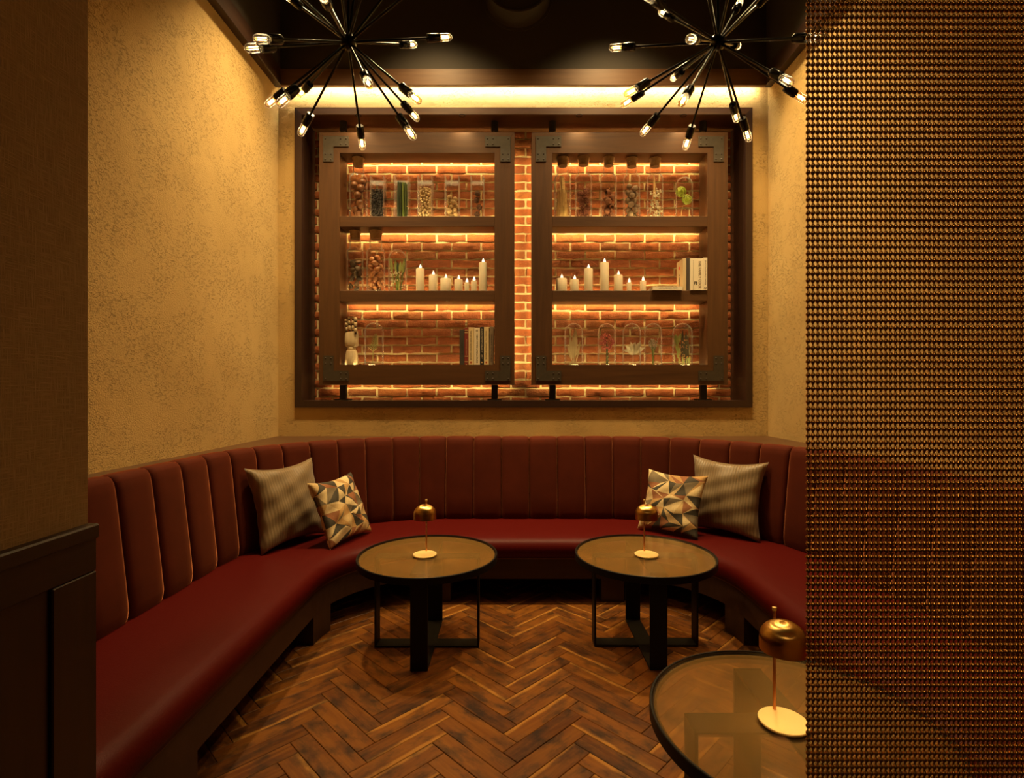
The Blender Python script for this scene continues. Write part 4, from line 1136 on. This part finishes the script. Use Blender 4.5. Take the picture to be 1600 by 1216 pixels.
# ------------------------------------------------------------------ chandeliers
hub_d = 2.64
def chandelier(uc, vc, tips, label):
    hub = Vector((X(uc, hub_d), hub_d, Z(vc, hub_d))); R = .565
    o = empty('sputnik_chandelier', hub, label, 'chandelier', 'sputnik chandeliers')
    MB().ball((0,0,0), .040, 20, 12).build('hub', M['gloss_black'], o, 80)
    MB().lathe([(.007,.035),(.007,CEIL-hub.z-.02),(.055,CEIL-hub.z-.02),(.06,CEIL-hub.z)], 16).build('mast', M['gloss_black'], o, 40)
    rod = MB().lathe([(.0062,.034),(.0062,R-.135)], 8); sock = MB().lathe([(0,R-.142),(.019,R-.142),(.021,R-.138),(.021,R-.078),(.019,R-.074),(0,R-.074)], 16)
    gl = MB().lathe([(.015,R-.076),(.0185,R-.066),(.0192,R-.022),(.0165,R-.009),(.010,R-.002),(0,R)], 16)
    fil = MB()
    for k in range(4):
        a = k*PI/2+.4; fil.tube([(.006*math.cos(a),.006*math.sin(a),R-.058),(.006*math.cos(a),.006*math.sin(a),R-.022)], .0013, 4)
    fil.mi = 1; fil.tube([(0,0,R-.075),(0,0,R-.060)], [.004,.002], 6)
    protos = None
    for u, v, nf in tips:
        ray = Vector(((u-800)/F, 1, (608-v)/F)); c = Vector((0,0,CAMH)); oc = c-hub
        A, B, Cc = ray.dot(ray), 2*ray.dot(oc), oc.dot(oc)-R*R
        disc = B*B-4*A*Cc
        t = (-B-math.sqrt(disc))/(2*A) if (disc > 0 and nf == 'n') else (-B+math.sqrt(disc))/(2*A) if disc > 0 else -B/(2*A)
        d = (c+ray*t-hub).normalized()
        q = d.to_track_quat('Z', 'Y')
        if protos is None:
            a = rod.build('arm', M['gloss_black'], o, 60); s_ = sock.build('socket', M['gloss_black'], a, 40); g_ = gl.build('bulb', M['amber_glass'], a, 60); f_ = fil.build('filament', [M['filament'], M['gloss_black']], a, 80)
            protos = (a.data, s_.data, g_.data, f_.data)
        else:
            a = inst('arm', protos[0], o); inst('socket', protos[1], a); inst('bulb', protos[2], a); inst('filament', protos[3], a)
        a.rotation_euler = q.to_euler()
chandelier(544, 66, [(383,76,'n'),(397,60.5,'n'),(706,57.6,'f'),(650,70,'f'),(415,166,'f'),(434,164.5,'n'),(467,150,'f'),(468,212,'f'),(567,234,'f'),(648.4,218,'n'),(654,188,'f'),(657,160,'n'),(578,135,'n'),
                     (446,-8,'f'),(420,-52,'n'),(468,-85,'f'),(500,-14,'n'),(520,-110,'n'),(590,-95,'n'),(650,-70,'f'),(680,-45,'n'),(560,-60,'f')],
           'black sputnik chandelier with filament bulbs hanging at the upper left')
chandelier(1122, 66, [(952,75,'f'),(1076,60.5,'n'),(1030.5,17,'f'),(975.6,149,'n'),(970.6,166,'f'),(1050,124,'f'),(1063,164.5,'n'),(1001,212,'f'),(1070,234,'f'),(1151.4,190,'f'),(1171,221,'f'),(1238.6,131,'n'),(1261,159,'f'),(1154,72,'f'),(1288,57.6,'n'),
                      (1003,-12,'n'),(1157,2,'f'),(1205,-12,'f'),(1085,-100,'n'),(1160,-105,'n'),(1240,-60,'n'),(1100,-60,'f')],
           'black sputnik chandelier with filament bulbs hanging at the upper right')

# ------------------------------------------------------------------ bead curtain
dc = .914; cpx, cpz = 7.57*dc/F, 10.55*dc/F
cu_ = empty('bead_curtain', (X(1262.5, dc)+.3, dc, 0), 'bronze metal bead curtain hanging at the right side of the opening', 'curtain')
b = MB(); z = .02; nrow = int((2.62-.02)/cpz)
ring = [(-.5,.0015),(-.36,.0017),(-.25,.0027),(-.13,.0038),(0,.0042),(.13,.0038),(.25,.0027),(.36,.0017)]
b.lathe([(rr, .02+(k+q)*cpz) for k in range(nrow) for q, rr in ring], 8)
st0 = b.build('bead_strand', M['bronze_bead'], cu_, 80, (X(1262.5, dc)-cu_.location.x, 0, 0))
for i in range(1, 76): inst('bead_strand', st0.data, cu_, (X(1262.5, dc)-cu_.location.x+i*cpx, 0, 0))
rl = MB().bbox(-.32, .40, -.015, .015, 2.622, 2.65, .003).build('top_rail', M['black_metal'], cu_)
bpy.context.view_layer.update()
